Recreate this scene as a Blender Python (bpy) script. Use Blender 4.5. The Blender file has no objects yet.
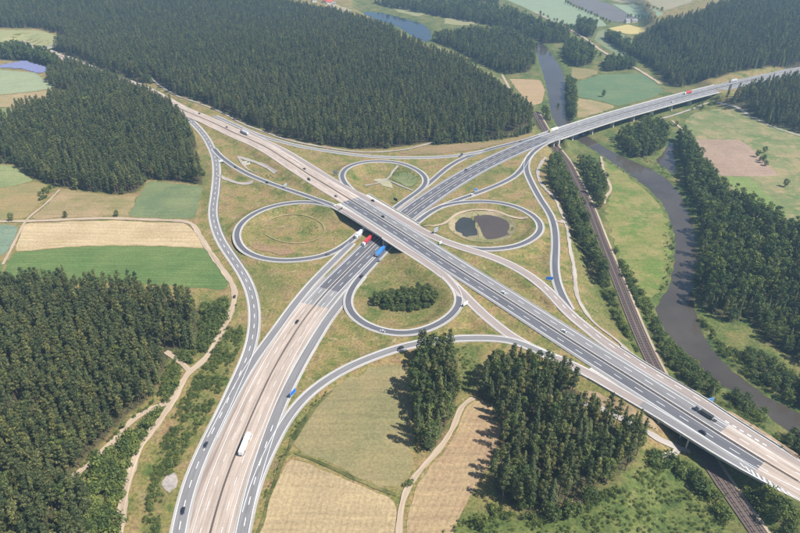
import bpy, bmesh, math, random
import numpy as np
from mathutils import Vector, Matrix, kdtree, geometry

rng = np.random.default_rng(7)
random.seed(7)
sc = bpy.context.scene
C = sc.collection
RAD = math.radians

# ------------------------------------------------------------------ camera
FPX, CAM_H, PITCH = 622.0, 284.0, RAD(32)
cam_d = bpy.data.cameras.new('camera')
cam_d.sensor_width = 36.0
cam_d.lens = FPX / 800.0 * 36.0
cam_d.clip_start = 1.0
cam_d.clip_end = 20000.0
cam = bpy.data.objects.new('camera', cam_d)
cam.location = (0, 0, CAM_H)
cam.rotation_euler = (math.pi / 2 - PITCH, 0, 0)
C.objects.link(cam)
sc.camera = cam

# ------------------------------------------------------------------ light
SUN_EL, SUN_AZ = RAD(54), RAD(114)          # azimuth clockwise from +Y
world = bpy.data.worlds.new('World')
sc.world = world
world.use_nodes = True
wn = world.node_tree
bg = wn.nodes['Background']
sky = wn.nodes.new('ShaderNodeTexSky')
sky.sky_type = 'NISHITA'
sky.sun_disc = False
sky.sun_elevation = SUN_EL
sky.sun_rotation = SUN_AZ
sky.altitude = 600
sky.dust_density = 1.5
wn.links.new(sky.outputs[0], bg.inputs[0])
bg.inputs[1].default_value = 0.07
sun_d = bpy.data.lights.new('sun', 'SUN')
sun_d.energy = 4.6
sun_d.angle = RAD(0.5)
sun_d.color = (1.0, 0.965, 0.91)
sun = bpy.data.objects.new('sun', sun_d)
sdir = Vector((math.sin(SUN_AZ) * math.cos(SUN_EL), math.cos(SUN_AZ) * math.cos(SUN_EL), math.sin(SUN_EL)))
sun.rotation_euler = sdir.to_track_quat('Z', 'Y').to_euler()
sun.location = (300, -100, 400)
C.objects.link(sun)
sc.view_settings.view_transform = 'Standard'
sc.view_settings.look = 'None'
sc.view_settings.exposure = 0.66
sc.view_settings.gamma = 1.0
sc.view_settings.use_curve_mapping = False
sc.cycles.max_bounces = 5
sc.cycles.diffuse_bounces = 3
sc.cycles.glossy_bounces = 3
sc.cycles.volume_bounces = 1

# ------------------------------------------------------------------ plan geometry: survey points taken from the picture
CP, SP = math.cos(PITCH), math.sin(PITCH)


def ray(px, py):
    u = (px - 400.0) / FPX
    v = -(py - 266.5) / FPX
    return np.array([u, CP + v * SP, -SP + v * CP])


def un(px, py, z=0.0):
    d = ray(px, py)
    return np.array([0, 0, CAM_H]) + d * ((z - CAM_H) / d[2])


def proj(p):
    x, y, z = p[..., 0], p[..., 1], p[..., 2] - CAM_H
    dep = y * CP - z * SP
    v = y * SP + z * CP
    return 400 + FPX * x / dep, 266.5 - FPX * v / dep, dep


def catmull(P, step):
    P = np.asarray(P, float)
    n = len(P)
    ext = np.vstack([2 * P[0] - P[1], P, 2 * P[-1] - P[-2]])
    out = []
    for i in range(n - 1):
        p0, p1, p2, p3 = ext[i:i + 4]
        L = np.linalg.norm(p2 - p1)
        k = max(2, int(L / 1.0))
        t0 = 0
        t1 = t0 + max(np.linalg.norm(p1 - p0), 1e-3) ** .5
        t2 = t1 + max(np.linalg.norm(p2 - p1), 1e-3) ** .5
        t3 = t2 + max(np.linalg.norm(p3 - p2), 1e-3) ** .5
        t = np.linspace(t1, t2, k, endpoint=False)[:, None]
        A1 = (t1 - t) / (t1 - t0) * p0 + (t - t0) / (t1 - t0) * p1
        A2 = (t2 - t) / (t2 - t1) * p1 + (t - t1) / (t2 - t1) * p2
        A3 = (t3 - t) / (t3 - t2) * p2 + (t - t2) / (t3 - t2) * p3
        B1 = (t2 - t) / (t2 - t0) * A1 + (t - t0) / (t2 - t0) * A2
        B2 = (t3 - t) / (t3 - t1) * A2 + (t - t1) / (t3 - t1) * A3
        out.append((t2 - t) / (t2 - t1) * B1 + (t - t1) / (t2 - t1) * B2)
    out.append(P[-1:])
    Q = np.vstack(out)
    s = np.concatenate([[0], np.cumsum(np.linalg.norm(np.diff(Q, axis=0), axis=1))])
    m = max(2, int(s[-1] / step) + 1)
    si = np.linspace(0, s[-1], m)
    return np.stack([np.interp(si, s, Q[:, k]) for k in range(Q.shape[1])], 1)


def smooth(P, it, ends=True):
    P = P.copy()
    for _ in range(it):
        P[1:-1] = .25 * P[:-2] + .5 * P[1:-1] + .25 * P[2:]
    return P


class Path:
    def __init__(self, P):
        self.P = P
        d = np.gradient(P[:, :2], axis=0)
        d /= np.linalg.norm(d, axis=1)[:, None]
        self.T = d
        self.N = np.stack([-d[:, 1], d[:, 0]], 1)
        self.s = np.concatenate([[0], np.cumsum(np.linalg.norm(np.diff(P, axis=0), axis=1))])

    def near(self, w):
        i = int(np.argmin(((self.P[:, :2] - np.asarray(w)[:2]) ** 2).sum(1)))
        return i

    def s_at(self, px, py, z=0):
        return self.s[self.near(un(px, py, z))]


def road_path(px, ref=None, step=3.0, sm=14):
    z = [p[2] if len(p) > 2 else None for p in px]
    L = np.concatenate([[0], np.cumsum([math.dist(a[:2], b[:2]) for a, b in zip(px[:-1], px[1:])])])
    known = [(l, v) for l, v in zip(L, z) if v is not None]
    zi = np.interp(L, [k[0] for k in known], [k[1] for k in known]) if known else np.zeros(len(px))
    W = np.array([un(p[0], p[1], q) for p, q in zip(px, zi)])
    return Path(smooth(catmull(W, step), sm))


def ref_z(px, path):
    """a lane beside another road takes that road's height"""
    out = []
    for p in px:
        if len(p) > 2:
            out.append(p)
            continue
        z = 4.0
        for _ in range(4):
            z = path.P[path.near(un(p[0], p[1], z)), 2]
        out.append((p[0], p[1], float(z)))
    return out


A93 = road_path([(20, 41, -1), (48, 52, 0), (75, 62), (100, 73), (141, 88, 1), (168.5, 102.5), (180.5, 109.3), (212, 122.5, 2), (236, 134), (262.5, 145.5, 4), (285, 159.3),
                 (307.5, 174, 6.3), (330, 187.6), (355.5, 203.3, 7.5), (400, 231, 7.5), (450, 263.5, 7), (505, 298, 5), (580, 346.2, 2.5), (647.5, 388.5, 1.5),
                 (691.5, 416.4), (719.5, 434.2, 1), (765, 462.4), (800, 483, 1), (850, 512, 1), (900, 540, 1)], sm=40)
A6 = road_path([(196, 600), (203, 562), (210.5, 532), (226, 479), (241, 441.5), (258.7, 400), (275, 366.5), (292.5, 337), (307.5, 314.7), (327.5, 291), (347.5, 271), (376, 243), (406, 215.5),
                (433, 196), (460, 178.6), (487.5, 163.5), (520, 148.5), (550, 137), (600, 120.5), (650, 106.3), (700, 93), (760, 78.7), (800, 70), (830, 64)], sm=40)
COLS_NE = road_path(ref_z([(240, 129), (252, 135), (264, 141), (283.5, 150.5), (315, 169.5), (339, 184.5), (363, 197), (390, 212), (415, 227), (437.5, 238.5), (460, 247), (478, 252.3), (500, 260, 5.5),
                           (518, 268.8), (534.5, 279.3), (549.5, 292, 3), (561.5, 305), (572, 316.5), (587.5, 328.4, 2), (602.5, 340.7), (623.5, 354.5)] +
                          [(652, 373), (679, 388.5), (705, 404.5), (730, 421.5), (755, 437.5), (780, 453), (800, 466.5), (850, 498)], A93))
COLS_SW = road_path(ref_z([(334.5, 206), (348, 213), (360, 220.5), (382, 234.5), (405, 249.5), (415, 255.5), (430, 265.5), (445, 276), (456, 287, 6.6), (467.5, 298.5, 6), (482.5, 313.5), (500, 328, 4.2), (515, 339),
                           (540, 352, 3), (565, 362), (587.5, 373, 2), (619, 391.2)] + [(650, 409), (680, 427), (710, 446), (740, 463.5), (770, 480.5), (800, 494.5), (850, 522)], A93))
R1 = road_path([(168, 104.5, 1.2), (180, 112, 1.2), (190, 120), (203.5, 134.3), (211, 147), (215.5, 159), (216.7, 172.5), (215.5, 190), (213, 215), (219, 237), (226.5, 250), (240, 269.5), (249, 286),
                (253.5, 302.5, 0), (254.7, 315), (254.3, 327), (251.5, 343), (247, 358), (239.5, 375), (233.5, 388), (226, 405), (207.5, 442.5), (192.5, 477.5), (183.7, 507.5), (178.7, 532.5), (174, 560), (170, 600)])
L2 = road_path([(352, 243), (335.5, 259.5), (320.5, 274.5), (310, 285.5), (290.5, 310), (272.5, 335), (257.5, 355), (247, 371), (236, 391), (226, 410), (212, 438)])
LOOP_L = road_path([(356, 215, 7.3), (342.5, 209.2, 7), (320, 203.3), (300, 202), (275, 205.5), (255, 213), (240.5, 224), (236.3, 237), (243, 249.8), (260, 258), (283, 260.8, 1), (308, 259),
                    (326.5, 255, 0), (340, 248.5), (352, 240), (364, 229)])
W2 = road_path([(214, 149, 1.0), (217, 153), (224.5, 159.7, 2), (236.5, 168), (251.5, 176), (266.5, 182), (280, 187), (300, 193.7), (318, 200, 6.8), (334.5, 206, 7.2), (345, 211, 7.4)])
LOOP_B = road_path([(445, 276, 7), (453, 284, 6.8), (458.7, 293, 6.2), (460, 303.5), (451, 316), (435, 326), (417.5, 332), (400, 334), (392.5, 333), (375, 329, 2), (357.5, 319.7), (348, 307.5),
                    (348.3, 296, .5), (355, 283.5), (367, 270, 0), (382, 254), (396, 239), (416, 223), (432.5, 210.7), (450, 202.9), (475, 194), (500, 184), (514, 176.7), (522.5, 168),
                    (527.5, 159), (535, 150.5), (546, 143), (562, 136.5)])
RC6 = road_path([(362, 276), (352, 288), (341.5, 301.5), (326.5, 321), (317.5, 335.5), (304, 358), (292, 380.5), (282.5, 400), (272.5, 425), (260, 461.5), (250, 496.5), (244, 524), (237, 560), (231, 600)])
R3 = road_path([(556, 358.5, 2.7), (538, 351, 3.1), (522, 343.5, 3.7), (512, 340, 4.1), (500, 338.6), (475, 338), (457.5, 338.5, 3), (440, 340), (417.5, 343.5), (395, 349), (370, 358, 1), (345, 369), (325, 381), (307.5, 394.5, 0), (296, 407), (285.5, 421), (275.5, 439), (266.5, 457), (258, 477), (251.5, 497), (247, 514)])
LOOP_P = road_path([(440, 207, 0), (452, 203.5), (470, 201.7, .5), (492.5, 201.8), (512.5, 205.5), (530, 213.3), (540, 223, 3), (540, 232), (530, 240.5), (515, 246.7), (495, 249.3, 6), (477.5, 249.5, 6.5), (460, 246.3, 6.9), (448, 242, 7)])
EAST = road_path([(533, 152), (527.3, 160), (526.3, 170, 0), (531, 182), (540.5, 199.5), (551, 216), (554.8, 230), (555.5, 248), (554.7, 268, 1.5), (557, 283), (562, 296, 2.6), (570, 310)])
LOOP_N = road_path([(352, 190.5, 7), (345, 183.5, 6.8), (341.5, 175), (347, 167.5), (360, 162.7, 5), (380, 161), (400, 163), (414.5, 168.5, 2), (423.5, 174.5), (426.5, 180.5), (424, 186.5, .5), (414.5, 194.2, 0),
                    (402.5, 202.5), (388, 214), (372, 228)])
NOUT = road_path([(552, 131), (529.5, 139), (515, 143), (497, 147.3), (477.5, 153.3), (461, 159.5), (447.5, 167.7), (436, 177.3), (426.5, 185.5), (416, 193)])
NCON = road_path([(484, 151, 0), (472, 153.5), (455, 156), (440, 157.2), (420, 157.8), (400, 157.8), (380, 157.2), (360, 155.5, 2), (340, 153), (320, 150), (300, 146.5), (282, 142, 3), (264, 137), (250, 131.5, 2.6), (235, 125, 2.4), (215, 116, 2)])
RAIL = road_path([(535, 112, -9.5), (545, 130, -9.5), (555, 147.5), (567, 162.5), (576, 181), (584, 196.5), (590, 210), (597, 229), (607, 255), (617, 279), (629.5, 311), (640, 336), (652, 363), (683, 418), (713, 470),
                  (737, 503.5), (762, 539), (790, 580, -9.5)], sm=60)

# path, half width of paved strip, bridge stretches (s from, s to)
br_a, br_b = A93.s_at(352, 202, 7.5), A93.s_at(403, 234, 7.5)


def s_rng(path, c0, c1):
    return path.s[path.near(c0)], path.s[path.near(c1)]


OB0, OB1 = un(350.5, 200.5, 7.5), un(401, 232, 7.5)          # overpass ends on the A93 axis
OB_s = s_rng(A93, OB0, OB1)
RB0, RB1 = un(676, 407, 1), un(757, 458, 1)                  # railway bridge ends on the A93 axis
RB_s = s_rng(A93, RB0, RB1)
VI0, VI1 = un(551, 136.6), un(722, 87.5)                     # viaduct ends on the A6 axis
VI_s = s_rng(A6, VI0, VI1)


def band(path, ref, s0, s1):
    """stretch of a side road lying beside ref between s0 and s1 of ref"""
    fl = np.zeros(len(path.P), bool)
    for i, p in enumerate(path.P):
        j = ref.near(p)
        fl[i] = (s0 < ref.s[j] < s1) and np.hypot(*(ref.P[j, :2] - p[:2])) < 26 and abs(p[2] - ref.P[j, 2]) < 2.0
    return fl


ROADS = {'A93': (A93, 12.0), 'A6': (A6, 12.5), 'NEc': (COLS_NE, 5.5), 'SWc': (COLS_SW, 5.0), 'R1': (R1, 5.5), 'L2': (L2, 4.5), 'LL': (LOOP_L, 4.6), 'W2': (W2, 4.6), 'LB': (LOOP_B, 4.6),
         'RC': (RC6, 5.0), 'R3': (R3, 4.8), 'LP': (LOOP_P, 4.6), 'EA': (EAST, 4.8), 'LN': (LOOP_N, 4.6), 'NO': (NOUT, 4.6), 'NC': (NCON, 4.4), 'RAIL': (RAIL, 6.0)}
BR = {}
for k, (p, hw) in ROADS.items():
    f = np.zeros(len(p.P), bool)
    if k != 'RAIL':
        if k not in ('A6',):
            f |= band(p, A93, *OB_s) & (p.P[:, 2] > 5)
            for i_, q_ in enumerate(p.P):          # over the railway: a skewed opening parallel to the track
                j_ = RAIL.near(q_)
                ro = float((q_[:2] - RAIL.P[j_, :2]) @ RAIL.N[j_])
                if -27 < ro < 19 and q_[1] < 330 and q_[2] > -3 and k in ('A93', 'NEc', 'SWc'):
                    f[i_] = True
        f |= band(p, A6, VI_s[0], VI_s[1]) & (p.P[:, 2] < 1.5) & (p.P[:, 0] > 150)
    BR[k] = f

# ------------------------------------------------------------------ terrain
def axis(lo, a, b, hi, d, g=1.06):
    v = list(np.arange(a, b + d, d))
    x, st = a, d
    left = []
    while x > lo:
        st *= g
        x -= st
        left.append(x)
    x, st = v[-1], d
    while x < hi:
        st *= g
        x += st
        v.append(x)
    return np.array(left[::-1] + v)


XS = axis(-4600, -330, 440, 4600, 3.0, 1.035)
YS = axis(-900, 170, 960, 5200, 3.0, 1.03)
GX, GY = np.meshgrid(XS, YS)


def sdf(poly, X, Y):
    poly = np.asarray(poly)[:, :2]
    d = np.full(X.shape, 1e18)
    ins = np.zeros(X.shape, bool)
    for a, b in zip(poly, np.roll(poly, -1, 0)):
        e = b - a
        t = np.clip(((X - a[0]) * e[0] + (Y - a[1]) * e[1]) / max(e @ e, 1e-9), 0, 1)
        d = np.minimum(d, (X - a[0] - t * e[0]) ** 2 + (Y - a[1] - t * e[1]) ** 2)
        c = ((a[1] <= Y) != (b[1] <= Y))
        if abs(e[1]) > 1e-12:
            ins ^= c & (X < (Y - a[1]) / e[1] * e[0] + a[0])
    d = np.sqrt(d)
    return np.where(ins, -d, d)


def sdf_grid(poly, margin):
    """signed distance on the terrain grid, only near the outline"""
    P = np.asarray(poly)[:, :2]
    out = np.full(GX.shape, 1e6)
    i0, i1 = np.searchsorted(XS, [P[:, 0].min() - margin, P[:, 0].max() + margin])
    j0, j1 = np.searchsorted(YS, [P[:, 1].min() - margin, P[:, 1].max() + margin])
    w = (slice(j0, j1), slice(i0, i1))
    if i1 > i0 and j1 > j0:
        out[w] = sdf(P, GX[w], GY[w])
    return out


def sstep(t):
    t = np.clip(t, 0, 1)
    return t * t * (3 - 2 * t)


def pxpoly(pts, z=0.0):
    return np.array([un(p[0], p[1], z) for p in pts])


def vnoise(x, y, s, seed=0):
    """cheap smooth noise in -1..1"""
    r = np.random.default_rng(seed)
    o = np.zeros(np.shape(x))
    for k in range(5):
        a, ph = r.uniform(0, 2 * math.pi, 2)
        f = 2 * math.pi / s * r.uniform(.6, 1.6)
        o = o + np.sin((x * math.cos(a) + y * math.sin(a)) * f + ph)
    return o / 3.0


VAL = pxpoly([(350, 6), (430, 48), (500, 98), (538, 131), (551, 160), (560, 200), (570, 250), (580, 290), (597, 317), (630, 352), (655, 380), (668, 408), (660, 440), (640, 470), (634, 540), (630, 700)]) 
VAL = np.vstack([VAL, [[700, 60, 0], [1500, 300, 0]], pxpoly([(1000, 150), (800, 116), (740, 103), (716, 93), (698, 72), (655, 36), (640, 5), (600, -20), (350, -20)])])
vs = sdf(VAL, GX, GY)
val = sstep((10 - vs) / 30.0)
VZ = -11.0
Hg = VZ * val
for (px, py, amp, rx, ry) in [(320, 60, 16, 260, 190), (90, 10, 22, 420, 300), (760, 25, 30, 330, 330), (100, 120, 8, 130, 80), (560, -20, 12, 700, 300)]:
    c = un(px, py)
    Hg = Hg + amp * np.exp(-((GX - c[0]) / rx) ** 2 - ((GY - c[1]) / ry) ** 2) * (1 - .85 * val)
Hg = Hg + .5 * vnoise(GX, GY, 90, 1) * np.clip(vs / 80, 0, 1)

# water
RIVER = pxpoly([(533, 40), (536, 50), (538, 58), (543, 75), (548, 88), (549, 105), (551, 118), (556, 126), (566, 133), (580, 143), (600, 153), (625, 171), (650, 188.5), (662.5, 201), (670, 218), (675, 233),
                (675.5, 248), (675, 265), (668, 290), (662, 301), (651, 306), (657, 318.5), (669, 336), (682, 352), (699, 368), (716, 383), (737, 396), (757, 404.5), (768, 416), (782, 428), (805, 443), (860, 470),
                (870, 440), (800, 415), (782, 405), (762, 394), (739, 377), (721, 362), (712.5, 349), (700, 331), (693, 312), (692.5, 291), (696, 266), (697.5, 248), (696, 231), (690, 215), (684, 200), (677, 190),
                (669, 180), (652, 168), (635, 162), (615, 155), (600, 144), (590, 138), (577, 129), (567, 121), (566, 110), (566, 95), (566, 80), (562, 67.5), (553, 56), (546, 47), (541, 39)], -12)
OXBOW = pxpoly([(667, 139), (673, 141), (676, 152), (675.5, 166), (676, 176), (671, 176), (669, 168), (655, 163.5), (653, 160), (662, 156), (668, 150)], -12)
LAKE = pxpoly([(356, 13), (366, 11), (376, 12), (388, 14), (400, 17.5), (412, 21), (424, 23), (432, 30), (434, 40), (427, 44), (416, 40), (406, 32), (400, 27), (388, 23), (374, 19)], -12)
PONDS = [pxpoly([(466, 215), (470, 217.5), (475, 224), (477.5, 230), (477.5, 236), (472, 238.5), (463, 236), (456, 231), (454, 227), (456, 221.5), (460, 218)], -1.5),
         pxpoly([(474, 215.5), (482, 214.6), (490, 215), (502, 217.5), (509, 222.5), (511, 228), (509, 234), (502, 238), (492, 239.5), (483.5, 239), (481.5, 232), (479, 226), (475.5, 219.5)], -1.5)]
WATER = [('river', RIVER, -12.0), ('backwater', OXBOW, -12.0), ('lake', LAKE, -12.0), ('settling_pond', PONDS[0], -1.5), ('retention_pond', PONDS[1], -1.5)]
WATER = [(n, np.column_stack([smooth(np.vstack([p, p, p])[:, :2], 1 if z < -5 else 0)[len(p):2 * len(p)], p[:, 2]]), z) for n, p, z in WATER]
wet = np.full(GX.shape, 1e9)
for n, poly, z in WATER:
    sd = sdf_grid(poly, 90) + (.9 if z < -5 else .25) * vnoise(GX, GY, 14, 5) - (0 if z < -5 else .6)
    bank = z + np.clip(sd * (.45 if z > -5 else .35), -1.6, 30)
    Hg = np.where(sd < 12, np.minimum(Hg, bank), Hg)
    wet = np.minimum(wet, sd)

up = np.full(GX.shape, -1e9)
cut = np.full(GX.shape, 1e9)
road_d = np.full(GX.shape, 1e9)
for k, (p, hw) in ROADS.items():
    for i in range(len(p.P)):
        x, y, z = p.P[i]
        R = 46
        i0, i1 = np.searchsorted(XS, [x - R, x + R])
        j0, j1 = np.searchsorted(YS, [y - R, y + R])
        if i1 <= i0 or j1 <= j0:
            continue
        w = (slice(j0, j1), slice(i0, i1))
        d = np.hypot(GX[w] - x, GY[w] - y)
        if not BR[k][i]:
            up[w] = np.maximum(up[w], z - np.maximum(0, d - hw - 1.5) * .5)
            cut[w] = np.minimum(cut[w], z + np.maximum(0, d - hw - 2.5) * (1.4 if k == 'RAIL' else .5))
        road_d[w] = np.minimum(road_d[w], d - hw)
Hg = np.minimum(np.maximum(Hg, up), cut)


def hz(x, y):
    return gsample(Hg, x, y)


def gsample(A, x, y):
    x = np.asarray(x, float)
    y = np.asarray(y, float)
    i = np.clip(np.searchsorted(XS, x) - 1, 0, len(XS) - 2)
    j = np.clip(np.searchsorted(YS, y) - 1, 0, len(YS) - 2)
    u = np.clip((x - XS[i]) / (XS[i + 1] - XS[i]), 0, 1)
    v = np.clip((y - YS[j]) / (YS[j + 1] - YS[j]), 0, 1)
    return (A[j, i] * (1 - u) * (1 - v) + A[j, i + 1] * u * (1 - v) + A[j + 1, i] * (1 - u) * v + A[j + 1, i + 1] * u * v)


def gnd(px, py):
    """where the line of sight through a picture point meets the ground"""
    d = ray(px, py)
    d = d / np.linalg.norm(d)
    o = np.array([0, 0, CAM_H])
    t0 = (CAM_H - 45) / -d[2]
    t1 = (CAM_H + 14) / -d[2]
    t = np.linspace(t0, t1, 260)
    q = o + t[:, None] * d
    below = q[:, 2] < hz(q[:, 0], q[:, 1])
    k = int(np.argmax(below)) if below.any() else len(t) - 1
    a, b = t[max(k - 1, 0)], t[k]
    for _ in range(14):
        m = (a + b) / 2
        q = o + m * d
        if q[2] < hz(q[0], q[1]):
            b = m
        else:
            a = m
    q = o + b * d
    q[2] = hz(q[0], q[1])
    return q


def gpoly(pts):
    return np.array([gnd(*p) for p in pts])


# ------------------------------------------------------------------ materials
def newmat(name, rough=.9, spec=.2):
    m = bpy.data.materials.new(name)
    m.use_nodes = True
    nt = m.node_tree
    b = nt.nodes['Principled BSDF']
    b.inputs['Roughness'].default_value = rough
    b.inputs['Specular IOR Level'].default_value = spec
    return m, nt, b


def nd(nt, typ, **kw):
    n = nt.nodes.new(typ)
    for k, v in kw.items():
        if k.startswith('i_'):
            n.inputs[k[2:].replace('_', ' ')].default_value = v
        else:
            setattr(n, k, v)
    return n


def noise(nt, vec, scale, detail=4, rough=.6):
    n = nd(nt, 'ShaderNodeTexNoise')
    n.inputs['Scale'].default_value = scale
    n.inputs['Detail'].default_value = detail
    n.inputs['Roughness'].default_value = rough
    if vec is not None:
        nt.links.new(vec, n.inputs['Vector'])
    return n.outputs['Fac']


def ramp(nt, fac, stops):
    r = nd(nt, 'ShaderNodeValToRGB')
    el = r.color_ramp.elements
    el[0].position, el[0].color = stops[0][0], (*stops[0][1], 1)
    el[1].position, el[1].color = stops[-1][0], (*stops[-1][1], 1)
    for p, c in stops[1:-1]:
        e = el.new(p)
        e.color = (*c, 1)
    nt.links.new(fac, r.inputs[0])
    return r.outputs[0]


def mix(nt, fac, a, b, mode='MIX'):
    n = nd(nt, 'ShaderNodeMix', data_type='RGBA', blend_type=mode)
    for s, v in ((0, fac), (6, a), (7, b)):
        if hasattr(v, 'is_output') or isinstance(v, bpy.types.NodeSocket):
            nt.links.new(v, n.inputs[s])
        elif s == 0:
            n.inputs[s].default_value = v
        else:
            n.inputs[s].default_value = (*v, 1)
    return n.outputs[2]


def mrange(nt, v, a, b, c=0., d=1.):
    n = nd(nt, 'ShaderNodeMapRange')
    nt.links.new(v, n.inputs[0])
    for k, x in zip((1, 2, 3, 4), (a, b, c, d)):
        n.inputs[k].default_value = x
    return n.outputs[0]


def coords(nt, scale=(1, 1, 1), rotz=0., kind='Object'):
    tc = nd(nt, 'ShaderNodeTexCoord')
    mp = nd(nt, 'ShaderNodeMapping')
    mp.inputs['Scale'].default_value = scale
    mp.inputs['Rotation'].default_value = (0, 0, rotz)
    nt.links.new(tc.outputs[kind], mp.inputs[0])
    return mp.outputs[0]


def bump(nt, b, h, strength=.4, dist=.2):
    n = nd(nt, 'ShaderNodeBump')
    n.inputs['Strength'].default_value = strength
    n.inputs['Distance'].default_value = dist
    nt.links.new(h, n.inputs['Height'])
    nt.links.new(n.outputs[0], b.inputs['Normal'])


def m_ground():
    m, nt, b = newmat('grass_ground')
    v = coords(nt)
    big = noise(nt, v, .018, 5, .62)
    mid = noise(nt, v, .075, 6, .7)
    fine = noise(nt, v, .55, 5, .75)
    wv = nd(nt, 'ShaderNodeTexNoise')
    wv.inputs['Scale'].default_value = .03
    nt.links.new(v, wv.inputs['Vector'])
    vv = nd(nt, 'ShaderNodeVectorMath', operation='MULTIPLY_ADD')
    nt.links.new(wv.outputs['Color'], vv.inputs[0])
    vv.inputs[1].default_value = (26, 26, 0)
    nt.links.new(v, vv.inputs[2])
    warp = noise(nt, vv.outputs[0], .045, 6, .72)
    dry = ramp(nt, mid, [(.38, (.075, .11, .026)), (.45, (.155, .165, .046)), (.51, (.25, .205, .075)), (.57, (.29, .2, .088)), (.64, (.235, .135, .075))])
    dry2 = ramp(nt, warp, [(.38, (.09, .13, .03)), (.45, (.18, .18, .052)), (.51, (.27, .21, .08)), (.57, (.32, .225, .11)), (.63, (.26, .155, .09))])
    dryc = mix(nt, .6, dry, dry2)
    pale = mrange(nt, noise(nt, v, .12, 5, .7), .57, .68)
    dryc = mix(nt, pale, dryc, (.34, .27, .15))
    lush = ramp(nt, mix(nt, .5, mid, noise(nt, v, .22, 6, .75)), [(.34, (.03, .052, .014)), (.44, (.06, .095, .024)), (.54, (.11, .135, .036)), (.64, (.185, .175, .065)), (.74, (.22, .18, .085))])
    a = nd(nt, 'ShaderNodeAttribute', attribute_name='lush')
    dryc = mix(nt, 1, dryc, (.9, .9, .9), 'MULTIPLY')
    lf = mrange(nt, a.outputs['Fac'], 0, 1)
    col = mix(nt, lf, dryc, lush)
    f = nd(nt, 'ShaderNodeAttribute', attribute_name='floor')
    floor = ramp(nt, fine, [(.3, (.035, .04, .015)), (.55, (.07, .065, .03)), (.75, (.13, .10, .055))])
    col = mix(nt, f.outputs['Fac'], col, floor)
    sp = ramp(nt, fine, [(.36, (.5, .52, .5)), (.5, (1, 1, 1)), (.66, (1.4, 1.35, 1.25))])
    col = mix(nt, .9, col, sp, 'MULTIPLY')
    nt.links.new(col, b.inputs['Base Color'])
    bump(nt, b, fine, .6, .8)
    return m


_fm = {}


def m_field(c1, c2, ang=0., rows=0., var=.5, key=None, c3=None):
    """crop field: two tones in patches, faint drill rows every `rows` metres"""
    c1, c2 = (tuple(q * .88 for q in c) for c in (c1, c2))
    m, nt, b = newmat('field')
    v = coords(nt)
    n1 = noise(nt, v, .03, 5, .65)
    n2 = noise(nt, v, .6, 5, .7)
    vs_ = coords(nt, (.012, .35, 1), ang)
    n3 = noise(nt, vs_, 1.0, 3, .6)
    col = ramp(nt, n1, [(.38, c1), (.5, tuple((p + q) / 2 for p, q in zip(c1, c2))), (.62, c2)])
    if c3:
        k = mrange(nt, noise(nt, v, .05, 4, .7), .47, .6)
        col = mix(nt, k, col, c3)
    st = ramp(nt, n3, [(.3, (.78, .78, .76)), (.5, (1, 1, 1)), (.7, (1.22, 1.2, 1.15))])
    col = mix(nt, var, col, st, 'MULTIPLY')
    sp = ramp(nt, n2, [(.36, (.72, .72, .72)), (.64, (1.25, 1.24, 1.22))])
    col = mix(nt, .75, col, sp, 'MULTIPLY')
    if rows:
        w = nd(nt, 'ShaderNodeTexWave', wave_type='BANDS', bands_direction='Y')
        w.inputs['Scale'].default_value = 6.2832 / 20 / rows * 1.0
        w.inputs['Distortion'].default_value = .7
        w.inputs['Detail Scale'].default_value = .2
        nt.links.new(coords(nt, (1, 1, 1), ang), w.inputs['Vector'])
        rw = ramp(nt, w.outputs['Fac'], [(.0, (.86, .86, .84)), (.3, (1, 1, 1)), (1, (1.05, 1.05, 1.04))])
        col = mix(nt, .55, col, rw, 'MULTIPLY')
    nt.links.new(col, b.inputs['Base Color'])
    bump(nt, b, n2, .4, .4)
    return m


def m_road(name, c, var=.22, joints=0., rough=.75):
    """uv: x across in metres, y along in metres"""
    m, nt, b = newmat(name, rough, .3)
    v = coords(nt, (1.1, .006, 1), 0, 'UV')
    n1 = noise(nt, v, 1.0, 4, .65)
    v2 = coords(nt, (.35, .03, 1), 0, 'UV')
    n2 = noise(nt, v2, 1.0, 4, .6)
    vo = coords(nt)
    n3 = noise(nt, vo, 1.7, 4, .7)
    st = ramp(nt, n1, [(.3, (1 - var,) * 3), (.5, (1, 1, 1)), (.72, (1 + var,) * 3)])
    col = mix(nt, 1, c, st, 'MULTIPLY')
    s2 = ramp(nt, n2, [(.3, (1 - var * .8, 1 - var * .85, 1 - var * .9)), (.7, (1 + var * .7,) * 3)])
    col = mix(nt, 1, col, s2, 'MULTIPLY')
    s3 = ramp(nt, n3, [(.3, (.93,) * 3), (.7, (1.07,) * 3)])
    col = mix(nt, 1, col, s3, 'MULTIPLY')
    if joints:
        sx = nd(nt, 'ShaderNodeSeparateXYZ')
        nt.links.new(coords(nt, (1, 1, 1), 0, 'UV'), sx.inputs[0])
        for o, pitch, wd in ((1, joints, .05), (0, 3.75, .05)):
            mo = nd(nt, 'ShaderNodeMath', operation='PINGPONG')
            nt.links.new(sx.outputs[o], mo.inputs[0])
            mo.inputs[1].default_value = pitch
            k = mrange(nt, mo.outputs[0], .0, .12 if o else .16, .72, 1.)
            col = mix(nt, 1, col, k, 'MULTIPLY') if False else col
            mm = nd(nt, 'ShaderNodeMix', data_type='RGBA', blend_type='MULTIPLY')
            mm.inputs[0].default_value = 1
            nt.links.new(col, mm.inputs[6])
            nt.links.new(k, mm.inputs[7])
            col = mm.outputs[2]
    nt.links.new(col, b.inputs['Base Color'])
    return m


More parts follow.
